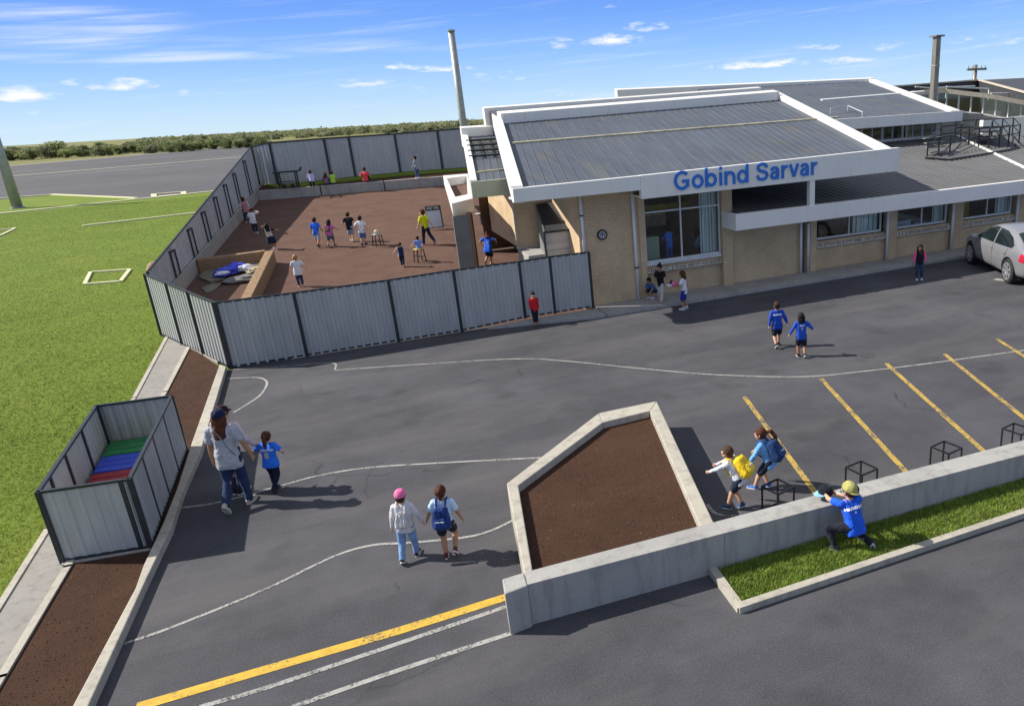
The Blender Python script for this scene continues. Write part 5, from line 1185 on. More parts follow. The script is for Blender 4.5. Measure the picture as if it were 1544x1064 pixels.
# ------------------------------------------------------------------ the lower classroom wing
wing = thing('classroom_wing', 'lower buff brick classroom wing with windows, white downpipes and a dark metal roof', 'building', (12,YW,0))
mb = MB(); mb.box((11.98,YW+.05,0),(14.82,YW+.3,2.4)); mb.box((15.0,YW+.05,0),(15.4,YW+.3,2.4))
for x0, x1 in ((15.42,18.62),(19.06,21.78),(22.32,25.22),(25.72,29)): mb.box((x0,YW+.1,0),(x1,YW+.3,.90)); mb.box((x0,YW+.06,.90),(x1,YW+.3,1.14)); mb.box((x0,YW+.06,2.08),(x1,YW+.3,2.4))
mb.box((29,YW+.05,0),(32,YW+.3,2.4)); mb.build('brick_wall', MT['brick'], wing)
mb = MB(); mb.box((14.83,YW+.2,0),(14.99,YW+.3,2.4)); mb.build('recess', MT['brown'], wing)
for x0, x1 in ((15.14,15.42),(18.66,19.05),(21.84,22.31),(25.26,25.71)):
    mb = MB(); mb.box((x0,YW-.04,0),(x1,YW+.32,2.4)); mb.build('pilaster', MT['brick'], wing, bevel=.01)
for x0, x1 in ((15.43,18.6),(19.06,21.77),(22.32,25.2),(25.72,28.98)):
    sillband(wing, x0+.02, x1-.05, YW-.0, .90, 1.06); window(wing, x0+.03, x1-.18, 1.18, 2.07, YW+.12, ((x0*.52+x1*.48),))
for x, c in ((14.74,()),(15.05,(1.9,)),(18.58,()),(21.76,()),(25.18,())): dpipe(wing, x, YW-.05, .1, 2.3, .05, c)
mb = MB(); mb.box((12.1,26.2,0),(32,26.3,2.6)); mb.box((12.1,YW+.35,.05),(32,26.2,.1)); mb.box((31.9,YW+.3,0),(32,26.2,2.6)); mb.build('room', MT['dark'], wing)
for x0, w in ((17.3,1.1),(21.1,.5),(24.4,.8)):
    mb = MB(); n = 14
    for i in range(n): a = x0+i*w/n; mb.box((a,YW+.36+.04*math.sin(i*1.9),1.1),(a+w/n,YW+.40+.04*math.sin(i*1.9),2.2))
    mb.build('curtain', MT['curtain'], wing)
for d0, d1 in (((15.5,22.7,.7),(17,23.5,.78)),((19.4,22.6,1.0),(20.3,23.3,1.35)),((20.6,22.7,.9),(21.6,23.4,1.2))):
    mb = MB(); mb.box(d0,d1); mb.build('desk', MT['boardw'], wing)
mb = MB(); mb.box((22.6,23.2,.8),(23.9,23.4,2.1)); mb.build('cupboard', MT['yelbeam'], wing)
LS = .12; lz = lambda y: 2.55+LS*(y-21.0)
mb = MB(); roof_grid(mb, lambda y: 11.985, lambda y: 34, 21.1, lambda x: 31.1, lz, .30, th=.12, rib=.014, rw=.018); mb.build('roof', MT['roofd'], wing)
h1, h2 = SL(1442,206,2.55,21,LS), SL(1560,262,2.55,21,LS)
slopebar(wing, 'flashing', h1, h2, .14, lambda p: lz(p.y)-.02, lambda p: lz(p.y)+.06, 'white')
mb = MB(); mb.box((11.57,YO,2.10),(34,YO+.2,2.63)); mb.box((11.57,YO+.2,2.10),(11.7,YW-.075,2.63)); mb.build('fascia', MT['white'], wing, bevel=.012)
mb = MB(); mb.box((11.7,YO+.2,2.1),(34,YW+.05,2.15)); mb.build('soffit', MT['white'], wing)
# the paved strip with its kerb
mb = MB()
for k in range(17):
    x0 = 6.9+k*1.7; mb.box((x0+.006,20.72,-.05),(x0+1.694,YW+.05,.095))
a, b = G(735,497), G(897,484); mb.prism([(a.x,a.y),(b.x,20.75),(6.89,20.75),(6.89,YF-.03),(W(782,394,YF).x,YF-.03)], -.05, .07); struct(mb, 'pavement', MT['concg'])

# ------------------------------------------------------------------ rear block, its clerestory and rooftop things
rear = thing('rear_block', 'upper rear school block with white fascia and strip windows above the wing roof', 'building', (26,32,3.7))
yR = 30.3; zT, zB = W(1451,167,yR).z, W(1451,182.5,yR).z
us = .2; u0 = zT-.14; uz = lambda y: u0+us*(y-yR)
tr = SL(1319,123,u0,yR,us); brr = W(1451,168,yR)
xr_ = lambda y: brr.x+(tr.x-brr.x)*(y-yR)/(tr.y-yR)
XL0 = 20.0
mb = MB(); roof_grid(mb, lambda y: XL0, xr_, yR+.15, lambda x: tr.y, uz, .36, th=.15); mb.build('roof', MT['roof'], rear)
mb = MB(); mb.box((XL0,yR-.05,zB),(brr.x,yR+.15,zT)); mb.build('fascia', MT['white'], rear, bevel=.015)
slopebar(rear, 'parapet', (brr.x-.01,yR+.15), (tr.x,tr.y), .5, lambda p: uz(p.y)-.45, lambda p: uz(p.y)+.14, 'white')
slopebar(rear, 'parapet', (tr.x,tr.y), (15,tr.y), -.4, lambda p: uz(p.y)-.5, lambda p: uz(p.y)+.18, 'white')
a_, b_ = SL(1240,152,u0,yR,us), SL(1395,139,u0,yR,us); slopebar(rear, 'flashing', a_, b_, .16, lambda p: uz(p.y)-.02, lambda p: uz(p.y)+.06, 'white')
yc = 31.2; zw0, zw1 = W(1400,207,yc).z, zB-.02; xe = brr.x-.35
mb = MB(); mb.box((XL0,yc,3.2),(xe,yc+.2,zw0)); mb.box((XL0,yc+.004,zw1),(xe,yc+.2,zw1+.2)); mb.box((xe-.3,yc+.2,3),(xe,tr.y,zB)); mb.build('wall', MT['white'], rear)
xx = 22.0; wv_ = (xe-.05-xx)/6
for k in range(6):
    window(rear, xx, xx+wv_-.02, zw0, zw1, yc+.03, (xx+wv_*.5,)); xx += wv_
mb = MB(); mb.box((20.1,33.6,3),(xe-.4,33.7,zT)); mb.box((20.1,yc+.25,3.1),(xe-.4,33.6,3.15)); mb.build('room', MT['dark'], rear)
mb = MB(); gr = [SL(*p,u0,yR,us) for p in ((1252,172),(1278,168),(1300,178))]; pts = [g+Vector((0,0,.28)) for g in gr]
mb.tube(pts, .02, 8); 
for g in gr: mb.tube([g, g+Vector((0,0,.28))], .018, 8)
tag(mb.build('guard_rail', MT['frame']), 'short white guard rail on the rear block roof edge', 'railing')
# flue
yf = 41; fx_ = W(1409,120,yf).x; ft_ = W(1410,56,yf).z
t = thing('flue_stack', 'tall pale metal flue stack with a flat cap rising behind the rear roof', 'chimney', (fx_,yf,3.5))
mb = MB(); mb.box((fx_-.2,yf-.2,3.5),(fx_+.2,yf+.2,ft_)); mb.build('stack', MT['steel'], t, bevel=.05)
mb = MB(); mb.box((fx_-.36,yf-.34,ft_),(fx_+.36,yf+.34,ft_+.1)); mb.build('cap', MT['steel'], t)
mb = MB(); zb = W(1409,100,yf).z; mb.box((fx_-.22,yf-.22,zb),(fx_+.22,yf+.22,zb+.07)); mb.build('band', MT['pole'], t)
# dark building behind
yb = 56; cx_ = W(1475,121,yb); lx = W(1335,130,yb)
t = thing('dark_building', 'dark clad flat building behind the flue with a thin pale roof edge', 'building', (cx_.x,yb,0))
px_, = [W(1570,146,40)]
mb = MB(); mb.prism([(lx.x-6,yb),(cx_.x,yb),(cx_.x+8,yb),(cx_.x+8,yb+8),(lx.x-6,yb+8)], 0, lambda p: cx_.z-.012*(cx_.x-p.x) if p.x < cx_.x else cx_.z)
mb.prism([(cx_.x,yb-.01),(px_.x,40),(px_.x+6,40),(cx_.x+8,yb-.01)], 0, lambda p: cx_.z+(px_.z-cx_.z)*(yb-p.y)/(yb-40)); mb.build('wall', MT['darkwall'], t)
mb = MB(); mb.bar((lx.x-6,yb-.05,cx_.z-.1-.012*(cx_.x-lx.x+6)),(cx_.x,yb-.05,cx_.z+.02),.2,.12); mb.bar((cx_.x,yb-.05,cx_.z+.02),(px_.x-.05,40,px_.z+.02),.2,.12); mb.build('roof_edge', MT['sill'], t)
# glazed link with its pale rim
t = thing('glazed_link', 'low glazed walkway with pale rim and glass panels beside the dark building', 'building', (W(1460,165,43).x,43,3))
P_ = [W(1376,141,46), W(1422,137,46), W(1490,145,44), W(1560,158,42)]
mb = MB()
for a, b in zip(P_, P_[1:]): mb.bar(a, b, .5, .32)
mb.build('rim', MT['sill'], t)
Q_ = [Vector((p.x,p.y,p.z-1.35)) for p in P_]
fr = MB(); gl_ = []
for i in range(12):
    u = i/11*2.999; k = int(u); f = u-k; a = P_[k].lerp(P_[k+1],f)-Vector((0,0,.12)); b = Q_[k].lerp(Q_[k+1],f); fr.bar(b, a, .09, .09, up=(0,1,0)); gl_.append((a,b))
f_ = fr.build('glazing_bars', MT['frame'], t)
for (a,b),(c_,d_) in zip(gl_, gl_[1:]):
    g = MB(); g.poly([b,d_,c_,a]); g.build('pane', MT['glassf'], f_)
mb = MB(); mb.bar(Q_[0], Q_[1], .3, .1); mb.bar(Q_[1], Q_[2], .3, .12); mb.bar(Q_[2], Q_[3], .3, .15); mb.build('base_rail', MT['white'], t)
# plant-room box and white parapet of the next roof
a, b = W(1392,158,38.5), W(1481,196,38.5)
mb = MB(); xz(mb, [(a.x,W(1392,154,38.5).z),(W(1440,170,38.5).x,W(1440,170,38.5).z),(b.x,W(1480,172,38.5).z),(b.x,2.5),(a.x,2.5)], 38.5, 41); tag(mb.build('plant_room', MT['grey']), 'grey box-like plant room behind the rear block with a sloping top', 'plant room')
mb = MB(); a, b = W(1483,181,36.5), W(1580,172,36.5); xz(mb, [(a.x,a.z),(b.x,b.z),(b.x,2.8),(a.x,2.8)], 36.5, 36.8); a2 = W(1500,196,34); b2 = W(1580,232,30)
tag(mb.build('parapet_wall', MT['white']), 'low white parapet wall at the photo\'s right edge under the glass panels', 'wall')
# black scaffold on the wing roof
t = thing('scaffold', 'black tubular railings and steps standing on the dark wing roof', 'scaffold', (28,28,lz(28)))
def on(px,py): return SL(px,py,2.55,21,LS)
pts = [on(*p) for p in ((1398,236),(1432,230),(1448,214),(1475,222),(1506,222),(1536,216),(1440,206),(1495,206),(1526,204))]; hts = [.95,.95,1.05,1.1,1.15,1.1,1.0,1.1,1.1]
pts += [on(*p) for p in ((1415,233),(1460,219),(1490,223),(1520,220),(1418,216),(1470,205),(1510,205))]; hts += [.9,1.0,1.1,1.15,1.0,1.05,1.1]
hts = [h*.82 for h in hts]
for p, h in zip(pts, hts): mb = MB(); mb.tube([p-Vector((0,0,.02)), p+Vector((0,0,h))], .035, 8); mb.build('upright', MT['black'], t)
mb = MB()
for i, j in ((0,1),(1,3),(3,4),(4,5),(2,6),(6,7),(7,8),(8,5),(2,3),(7,4),(0,2),(13,2),(0,13),(10,14),(11,7),(12,15)):
    for f in (.55,.98): mb.tube([pts[i]+Vector((0,0,hts[i]*f)), pts[j]+Vector((0,0,hts[j]*f))], .028, 8)
mb.build('rail', MT['black'], t)
mb = MB()
for k in range(4):
    o = pts[0].lerp(pts[1],.1)+Vector((.1*k,.22*k,.12+.2*k)); mb.box(o, o+Vector((1.1,.2,.05)))
mb.build('step', MT['grey'], t)
mb = MB(); c_ = [p+Vector((0,0,.5)) for p in (pts[2],pts[3],pts[4],pts[7])]; mb.prism(c_, c_[0].z-.03, c_[0].z+.03); mb.build('deck', MT['darkwall'], t)
mb = MB(); lo_ = [on(*p) for p in ((1395,240),(1430,243),(1475,236),(1520,228),(1536,224),(1530,219))]; mb.tube([p+Vector((0,0,.06)) for p in lo_], .045, 8); tag(mb.build('cable', MT['black']), 'thick black cable lying on the wing roof below the scaffold', 'cable')
# more rails in front of the dark building
mb = MB(); a, b, c_, d_ = W(1426,148,48), W(1427,131,48), W(1491,134,48), W(1490,150,48)
mb.tube([a,b,c_,d_], .06, 8); e_, f_ = W(1380,131,48), W(1402,133,48); mb.tube([e_,f_,W(1470,130,48)], .05, 8); mb.tube([W(1494,141,47),W(1524,141,47),W(1530,146,47)], .06, 8)
tag(mb.build('roof_rail', MT['frame']), 'thin pale guard rails in front of the dark building', 'railing')

# ------------------------------------------------------------------ courtyard side of the building
ann = thing('entrance_canopy', 'small flat canopy roof with pale green fascia on the left of the hall', 'canopy', (4.4,24.2,3.6))
ya = 24.2; A0, A1 = W(710,277,ya), W(772,270,ya); B0 = W(713,299,ya); AS = .21
az_ = lambda y: A0.z-.02+AS*(y-ya); lx0 = A0.x; lr_ = SL(697,207,A0.z-.02,ya,AS)
ax = lambda y: lx0+(lr_.x-lx0)*(y-ya)/(lr_.y-ya)
mb = MB(); roof_grid(mb, lambda y: ax(y)+.05, lambda y: XL(y)+.02, ya+.12, lambda x: lr_.y, az_, .22, th=.08); mb.build('roof', MT['roof'], ann)
mb = MB(); mb.box((A0.x,ya,B0.z),(XL(ya)+.05,ya+.12,A0.z+.06)); mb.build('fascia', MT['green'], ann, bevel=.01)
slopebar(ann, 'parapet', (lx0,ya+.12), (lr_.x,lr_.y), -.22, lambda p: az_(p.y)-.25, lambda p: az_(p.y)+.1, 'white')
slopebar(ann, 'parapet', (lr_.x,lr_.y), (XL(lr_.y)-.02,lr_.y), .3, lambda p: az_(p.y)-.4, lambda p: az_(p.y)+.34, 'white')
m1, m2 = SL(712,262,A0.z-.02,ya,AS), SL(768,256,A0.z-.02,ya,AS); slopebar(ann, 'flashing', m1, (XL(m2.y),m2.y), .06, lambda p: az_(p.y)-.02, lambda p: az_(p.y)+.045, 'flash')
mb = MB()
for k in range(4):
    y = lr_.y-1.0-k*.75; mb.tube([(ax(y)+.1,y,az_(y)+.09),(XL(y)-.05,y,az_(y)+.09)], .04, 8)
for u in (.2,.5,.8):
    y0, y1 = lr_.y-1, lr_.y-3.25; f = lambda y: ax(y)+(XL(y)-ax(y))*u; mb.tube([(f(y0),y0,az_(y0)+.05),(f(y1),y1,az_(y1)+.05)], .03, 8)
mb.build('roof_rack', MT['black'], ann)
mb = MB(); mb.box((5.0,29.6,1),(6.6,29.8,4.2)); mb.build('back_wall', MT['brown'], ann)
# brick store under it, with its concrete plinth
yk = 24.9; s0, s1 = W(771,300,yk), W(812,300,yk); sb = W(790,372,yk)
t = thing('brick_store', 'buff brick store block on a concrete plinth beside the passage', 'building', (s0.x,yk,cz(yk)))
mb = MB(); mb.box((s0.x+.05,yk,sb.z),(6.6,29.5,s0.z+.15)); mb.build('brick_wall', MT['brick'], t)
mb = MB(); mb.box((s0.x,yk-.02,sb.z-.06),(s1.x,yk+.05,sb.z+.02)); mb.box((s0.x,yk-.02,sb.z+.02),(s0.x+.055,yk+.05,s0.z+.1)); mb.build('trim', MT['sill'], t)
p0 = W(775,392,yk-.8); mb = MB(); mb.box((s0.x+.02,yk-1.5,0),(s1.x+.12,yk,sb.z-.06)); mb.build('plinth', MT['concg'], t, bevel=.02)
# lean-to with the dark roof and ribbed front
yl = 23.0; l0, l1 = W(820,350,yl), W(866,345,yl); r0_, r1_ = W(807,308,yl+1.7), W(853,302,yl+1.7); lb0, lb1 = W(823,391,yl), W(869,384,yl)
t = thing('lean_to', 'metal lean-to with a dark sloping roof and ribbed grey front against the hall', 'shed', (l0.x,yl,.2))
mb = MB(); th = Vector((0,0,-.05)); cs = [l0,l1,r1_,r0_]; mb.add(cs+[c+th for c in cs],[(0,1,2,3),(7,6,5,4),(0,4,5,1),(1,5,6,2),(2,6,7,3),(3,7,4,0)]); mb.build('roof', MT['darkwall'], t)
mb = MB(); n = 4; vs = []; zt, zb_ = l0.z-.06, .1
for i in range(n):
    for k, o in ((0,0),(.45,0),(.6,-.05),(.9,-.05)): z = zt+(zb_-zt)*(i+k)/n; vs += [(l0.x+.04,yl+.05+o,z),(l1.x-.01,yl+.05+o,z)]
vs += [(l0.x+.04,yl+.05,zb_),(l1.x-.01,yl+.05,zb_)]; mb.add(vs, [(2*i,2*i+1,2*i+3,2*i+2) for i in range(len(vs)//2-1)]); mb.build('ribbed_front', MT['sheet'], t)
mb = MB(); mb.add([(l0.x,yl,.1),(l0.x,yl,l0.z+.03),(r0_.x,r0_.y,r0_.z+.03),(r0_.x,r0_.y,.1),(l0.x+.04,yl,.1),(l0.x+.04,yl,l0.z+.03),(r0_.x+.04,r0_.y,r0_.z+.03),(r0_.x+.04,r0_.y,.1)],[(0,1,2,3),(7,6,5,4),(0,4,5,1),(1,5,6,2),(2,6,7,3),(3,7,4,0)]); mb.build('side_panel', MT['grey'], t)
mb = MB(); mb.bar((l0.x,yl,.1),(l0.x,yl,l0.z),.05,.05,up=(0,1,0)); mb.bar((l0.x,yl-.01,l0.z),(l1.x,yl-.01,l1.z),.05,.05); mb.build('edge_trim', MT['post'], t)
# brown-roofed shelter with white parapets and a dark doorway
zk = 3.4; K = [G(681,307,zk), G(713,299,zk), G(705,262,zk), G(668,265,zk)]
t = thing('shelter', 'small grey shelter with a sunken brown roof inside white parapets above the courtyard', 'shelter', (K[0].x,K[0].y,cz(K[0].y)))
cen = sum(K, Vector())/4; Ki = [K[0].lerp(K[2],.16), K[1].lerp(K[3],.13), K[2].lerp(K[0],.10), K[3].lerp(K[1],.16)]
mb = MB()
for i in range(4): j = (i+1)%4; mb.prism([K[i],K[j],Ki[j],Ki[i]], zk-.42, zk)
mb.build('parapet', MT['white'], t)
mb = MB(); mb.prism(Ki, zk-.42, zk-.36); mb.build('roof', MT['court'], t)
kf = K[0]; g0, g1 = W(684,330,kf.y+.03), W(706,325,kf.y+.03)
mb = MB(); mb.box((g0.x-.02,kf.y+.05,.2),(g1.x,kf.y+.17,zk-.42)); mb.build('front_panel', MT['grey'], t)
mb = MB(); mb.box((g1.x,kf.y+.12,.2),(g1.x+.1,kf.y+.5,zk-.42)); mb.build('door_leaf', MT['timber'], t)
mb = MB(); mb.box((g1.x+.1,kf.y+.3,.2),(g1.x+.18,kf.y+1.1,zk-.42)); mb.build('side_wall', MT['brown'], t)
mb = MB(); d1 = W(716,322,kf.y); mb.box((K[1].x-.16,kf.y+.0,d1.z-.02),(K[1].x+.02,kf.y+.2,zk-.42)); mb.build('hanging_edge', MT['white'], t)

# ================================================================== PROPS
# four black wire cube stools behind the wall
cub = None
for i, (px, py) in enumerate(((1173,735),(1299,707),(1427,676),(1534,648))):
    lab = ['black wire cube stool beside the girl with the dark blue backpack','black wire cube stool behind the wall to the right of the kneeling child','black wire cube stool behind the wall between the third and fourth parking lines','black wire cube stool cut by the photo\'s right edge'][i]
    top = G(px,py,.42); p = Vector((top.x, top.y, 0))
    if cub is None:
        cub = thing('cube_stool', lab, 'stool', p, R(14), 'wire cube stools along the wall'); s, h, r = .17, .44, .011
        mb = MB(); c = [(-s,-s),(s,-s),(s,s),(-s,s)]
        for k in range(4): mb.bar((*c[k],h),(*c[(k+1)%4],h),.024,.024)
        mb.build('seat_frame', MT['black'], cub, local=True)
        for k in range(4): mb = MB(); mb.bar((*c[k],0),(*c[k],h),.022,.022,up=(0,1,0)); mb.build('leg', MT['black'], cub, local=True)
        mb = MB()
        for k in (0,2): mb.bar((*c[k],.02),(*c[(k+1)%4],.02),.02,.02)
        mb.build('foot_rail', MT['black'], cub, local=True)
    else:
        o = copy_tree(cub); o.location = p; o.rotation_euler.z = R(14+random.uniform(-8,8)); tag(o, lab)
# timber sandpit and what lies in it
a, b, c = C(378,449), C(413,377), C(302,391)
t = thing('sandpit', 'brown timber-walled pit in the courtyard corner beside the left fence', 'sandpit', (b.x,b.y,cz(b.y)))
def twall(p, q, w, h, nm):
    mb = MB(); d = (q-p).normalized(); s = Vector((-d.y,d.x,0))*w; vs = [p,q,q+s,p+s]
    mb.add([Vector((v.x,v.y,cz(v.y)-.1)) for v in vs]+[Vector((v.x,v.y,cz(v.y)+h)) for v in vs],[(0,3,2,1),(4,5,6,7),(0,1,5,4),(1,2,6,5),(2,3,7,6),(3,0,4,7)]); mb.build(nm, MT['timber'], t, bevel=.02)
bt = SL(413,377,.5,21.8,CS); at = SL(378,449,.5,21.8,CS); ct = SL(296,392,.5,21.8,CS)
at = bt+(at-bt)*1.0; bt.z = at.z = ct.z = 0
twall(bt, at, -.3, .5, 'timber_wall'); dbt = (at-bt).normalized()
twall(bt+Vector((-.3,.02,0)), ct, -.2, .5, 'timber_wall')
def lump(name, label, cat, mat, px, py, size, rz=0, dz=0, seed=1, n=1.0, flat=False):
    p = C(px,py,dz); rd = random.Random(seed); bm = bmesh.new(); bmesh.ops.create_icosphere(bm, subdivisions=4, radius=1)
    from mathutils import noise as mn
    for v in bm.verts:
        q = v.co*1.7+Vector((seed*3.1,0,0)); k = 1+.35*mn.noise(q)*n+.14*mn.noise(q*3)*n
        v.co = Vector((v.co.x*size[0], v.co.y*size[1], max(-.15,v.co.z)*size[2]))*k
    me = bpy.data.meshes.new(name); bm.to_mesh(me); bm.free(); me.materials.append(MT[mat]); me.polygons.foreach_set('use_smooth',[True]*len(me.polygons))
    o = bpy.data.objects.new(name, me); COL.objects.link(o); o.location = p+Vector((0,0,.03)); o.rotation_euler.z = rz
    return tag(o, label, cat)
lump('sack','bright blue sack lying in the timber pit','sack','bagblue',342,413,(.46,.27,.22),.5,.06,2)
lump('sack','smaller blue sack on top of the pile in the timber pit','sack','bagblue',358,406,(.34,.26,.24),.2,.10,5)
lump('sack','white and lilac sack between the blue sacks and the cream cloth','sack','bagwhite',372,407,(.30,.24,.20),.9,.08,8)
lump('cloth','crumpled cream cloth by the pit\'s timber wall','cloth','cloths',389,409,(.36,.20,.12),.2,.05,11,1.6)
lump('cloth','white patch of cloth over the bright blue sack','cloth','bagwhite',336,413,(.25,.14,.08),.4,.24,13)
lump('tarp','dark grey tarp mound under the sacks in the timber pit','tarp','grey',366,423,(.62,.36,.16),.1,0,17)
def flap(label, pts, seed):
    mb = MB(); P = [C(*p) for p in pts]; mb.prism(P, lambda q: cz(q.y)+.01, lambda q: cz(q.y)+.07+.05*math.sin(q.x*5+seed)); tag(mb.build('tarp', MT['tarp'], bevel=.01), label, 'tarp')
flap('flat olive tarp spread in the left corner of the timber pit', [(300,420),(322,402),(345,404),(338,422),(318,428)], 1)
flap('creased olive tarp corner nearest the front fence in the timber pit', [(304,436),(322,427),(334,430),(326,437),(312,443)], 3)
flap('pale olive tarp strip along the back of the timber pit', [(335,402),(395,396),(390,404),(340,410)], 5)
lump('crate','brown box half hidden in the left fence corner','box','timber',236,416,(.3,.3,.5),0,0,21,.2)
# whiteboard with the dark header
yb_ = C(657,347).y; b0 = W(646,346,yb_); b1 = W(668,343,yb_); t0 = W(640,311,yb_+.35)
t = thing('whiteboard', 'standing whiteboard with a black lettered header on the courtyard', 'whiteboard', (b0.x,yb_,cz(yb_)))
zl, zh = cz(yb_)+.1, W(640,312,yb_+.3).z; x0, x1 = W(647,340,yb_).x-.02, W(667,340,yb_).x+.03; dx = -.0; lean = .3
def bp(u, v, o=0): return Vector((x0+(x1-x0)*u-.0*v, yb_+lean*v-o, zl+(zh-zl)*v))
def slab(mbx, u0,u1,v0,v1,o0,o1): mbx.add([bp(u0,v0,o0),bp(u1,v0,o0),bp(u1,v1,o0),bp(u0,v1,o0),bp(u0,v0,o1),bp(u1,v0,o1),bp(u1,v1,o1),bp(u0,v1,o1)],[(0,1,2,3),(7,6,5,4),(0,4,5,1),(1,5,6,2),(2,6,7,3),(3,7,4,0)][:])
mb = MB(); slab(mb,-.02,1.06,0,1,0,.0-.06); mb.build('frame', MT['post'], t)
mb = MB(); slab(mb,0,.97,.03,.8,.012,.0); mb.build('board', MT['boardw'], t)
mb = MB(); slab(mb,-.03,1.0,.8,1.02,.02,0); hd = mb.build('header', MT['black'], t)
me = text_mesh("WAZ' YAR)", 1); xs = [v.co.x for v in me.vertices]; wdt = max(xs)-min(xs); mb = MB()
add_mesh(mb, me, lambda c: bp(.48+c.x/wdt*.86, .91+c.y*.19, .026)); mb.build('header_lettering', MT['white'], hd)
mb = MB()
for u in (.05,.95): mb.bar(bp(u,.9,-.06), Vector((bp(u,.9).x, yb_+lean+.5, cz(yb_+.8))), .04,.04)
mb.build('back_leg', MT['post'], t)
# two small stools
def stool(px, py, h, label, seat, w=.15):
    p = C(px,py); t = thing('stool', label, 'stool', p, R(20)); mb = MB(); mb.box((-w,-w,h-.04),(w,w,h)); mb.build('seat', MT[seat], t, local=True, bevel=.01)
    for sx in (-1,1):
        for sy in (-1,1): mb = MB(); mb.bar((sx*w*1.15,sy*w*1.15,0),(sx*w*.85,sy*w*.85,h-.04),.03,.03,up=(0,1,0)); mb.build('leg', MT['black'], t, local=True)
    mb = MB()
    for s in (-1,1): mb.bar((-w,s*w,h*.45),(w,s*w,h*.45),.022,.022)
    mb.build('crossbar', MT['black'], t, local=True); return t
s1_ = stool(571,371,.5,'small black-legged stool with a pale ball on it beside the four linked children','seatw')
stool(634,395,.52,'small yellow-topped stool under the seated child by the front fence','tile')
p = C(571,371); mb = MB(); mb.ell((p.x,p.y,p.z+.5+.085),.09,n=18,m=12); tag(mb.build('ball', MT['cloths'], smooth=True), 'pale ball resting on the small black-legged stool', 'ball')
# black frame trolley on the far bed
p = C(437,283,.5); t = thing('trolley', 'black tubular frame trolley standing on the raised bed near the fence corner', 'trolley', p, R(-8)); wv, dv_, hv = .42, .25, .82
mb = MB()
for sx in (-1,1):
    for sy in (-1,1): mb.tube([(sx*wv,sy*dv_,0),(sx*wv,sy*dv_,hv)], .035, 8)
mb.build('leg', MT['black'], t, local=True)
mb = MB()
for s in (-1,1): mb.tube([(-wv*1.5,s*dv_,hv),(wv*1.5,s*dv_,hv)], .035, 8); mb.tube([(s*wv,-dv_,hv),(s*wv,dv_,hv)], .035, 8)
mb.tube([(wv*1.5,-dv_,hv),(wv*1.7,-dv_,hv+.16),(wv*1.7,dv_,hv+.16),(wv*1.5,dv_,hv)], .03, 8); mb.build('top_frame', MT['black'], t, local=True)
mb = MB(); mb.box((-wv,-dv_,.3),(wv,dv_,.34)); mb.build('shelf', MT['darkwall'], t, local=True)
mb = MB()
for s in (-1,1): mb.tube([(s*wv*.5,-dv_-.02,.1),(s*wv*.5,-dv_+.05,.1)], .1, 14)
mb.build('wheel', MT['black'], t, local=True)
# rolled object lying in the passage
p = W(745,322,27.6); q_ = C(745,334); t = thing('bench', 'narrow dark bench at the back of the passage', 'bench', (q_.x,q_.y,cz(q_.y))); z = cz(q_.y)
mb = MB(); mb.box((q_.x-.7,q_.y-.2,z+.42),(q_.x+.5,q_.y+.2,z+.48)); mb.build('seat', MT['brown'], t)
for s in (-.6,.4): mb = MB(); mb.box((q_.x+s-.03,q_.y-.18,z-.05),(q_.x+s+.03,q_.y+.18,z+.42)); mb.build('leg', MT['darkwall'], t)
mb = MB(); mb.cap((q_.x-.3,q_.y,z+.48+.11),(q_.x+.3,q_.y,z+.48+.11),.11); tag(mb.build('rolled_mat', MT['boardw'], smooth=True), 'pale rolled mat lying on the bench in the passage', 'mat')
# low cabinet seen through the hall window
mb = MB(); mb.box((8.95,22.55,.12),(9.55,22.95,1.95)); t = tag(mb.build('cabinet', plain('cabinet_paint',(.30,.36,.27),.6,.08,3,.05), bevel=.02), 'pale green cabinet inside the hall window', 'cabinet')

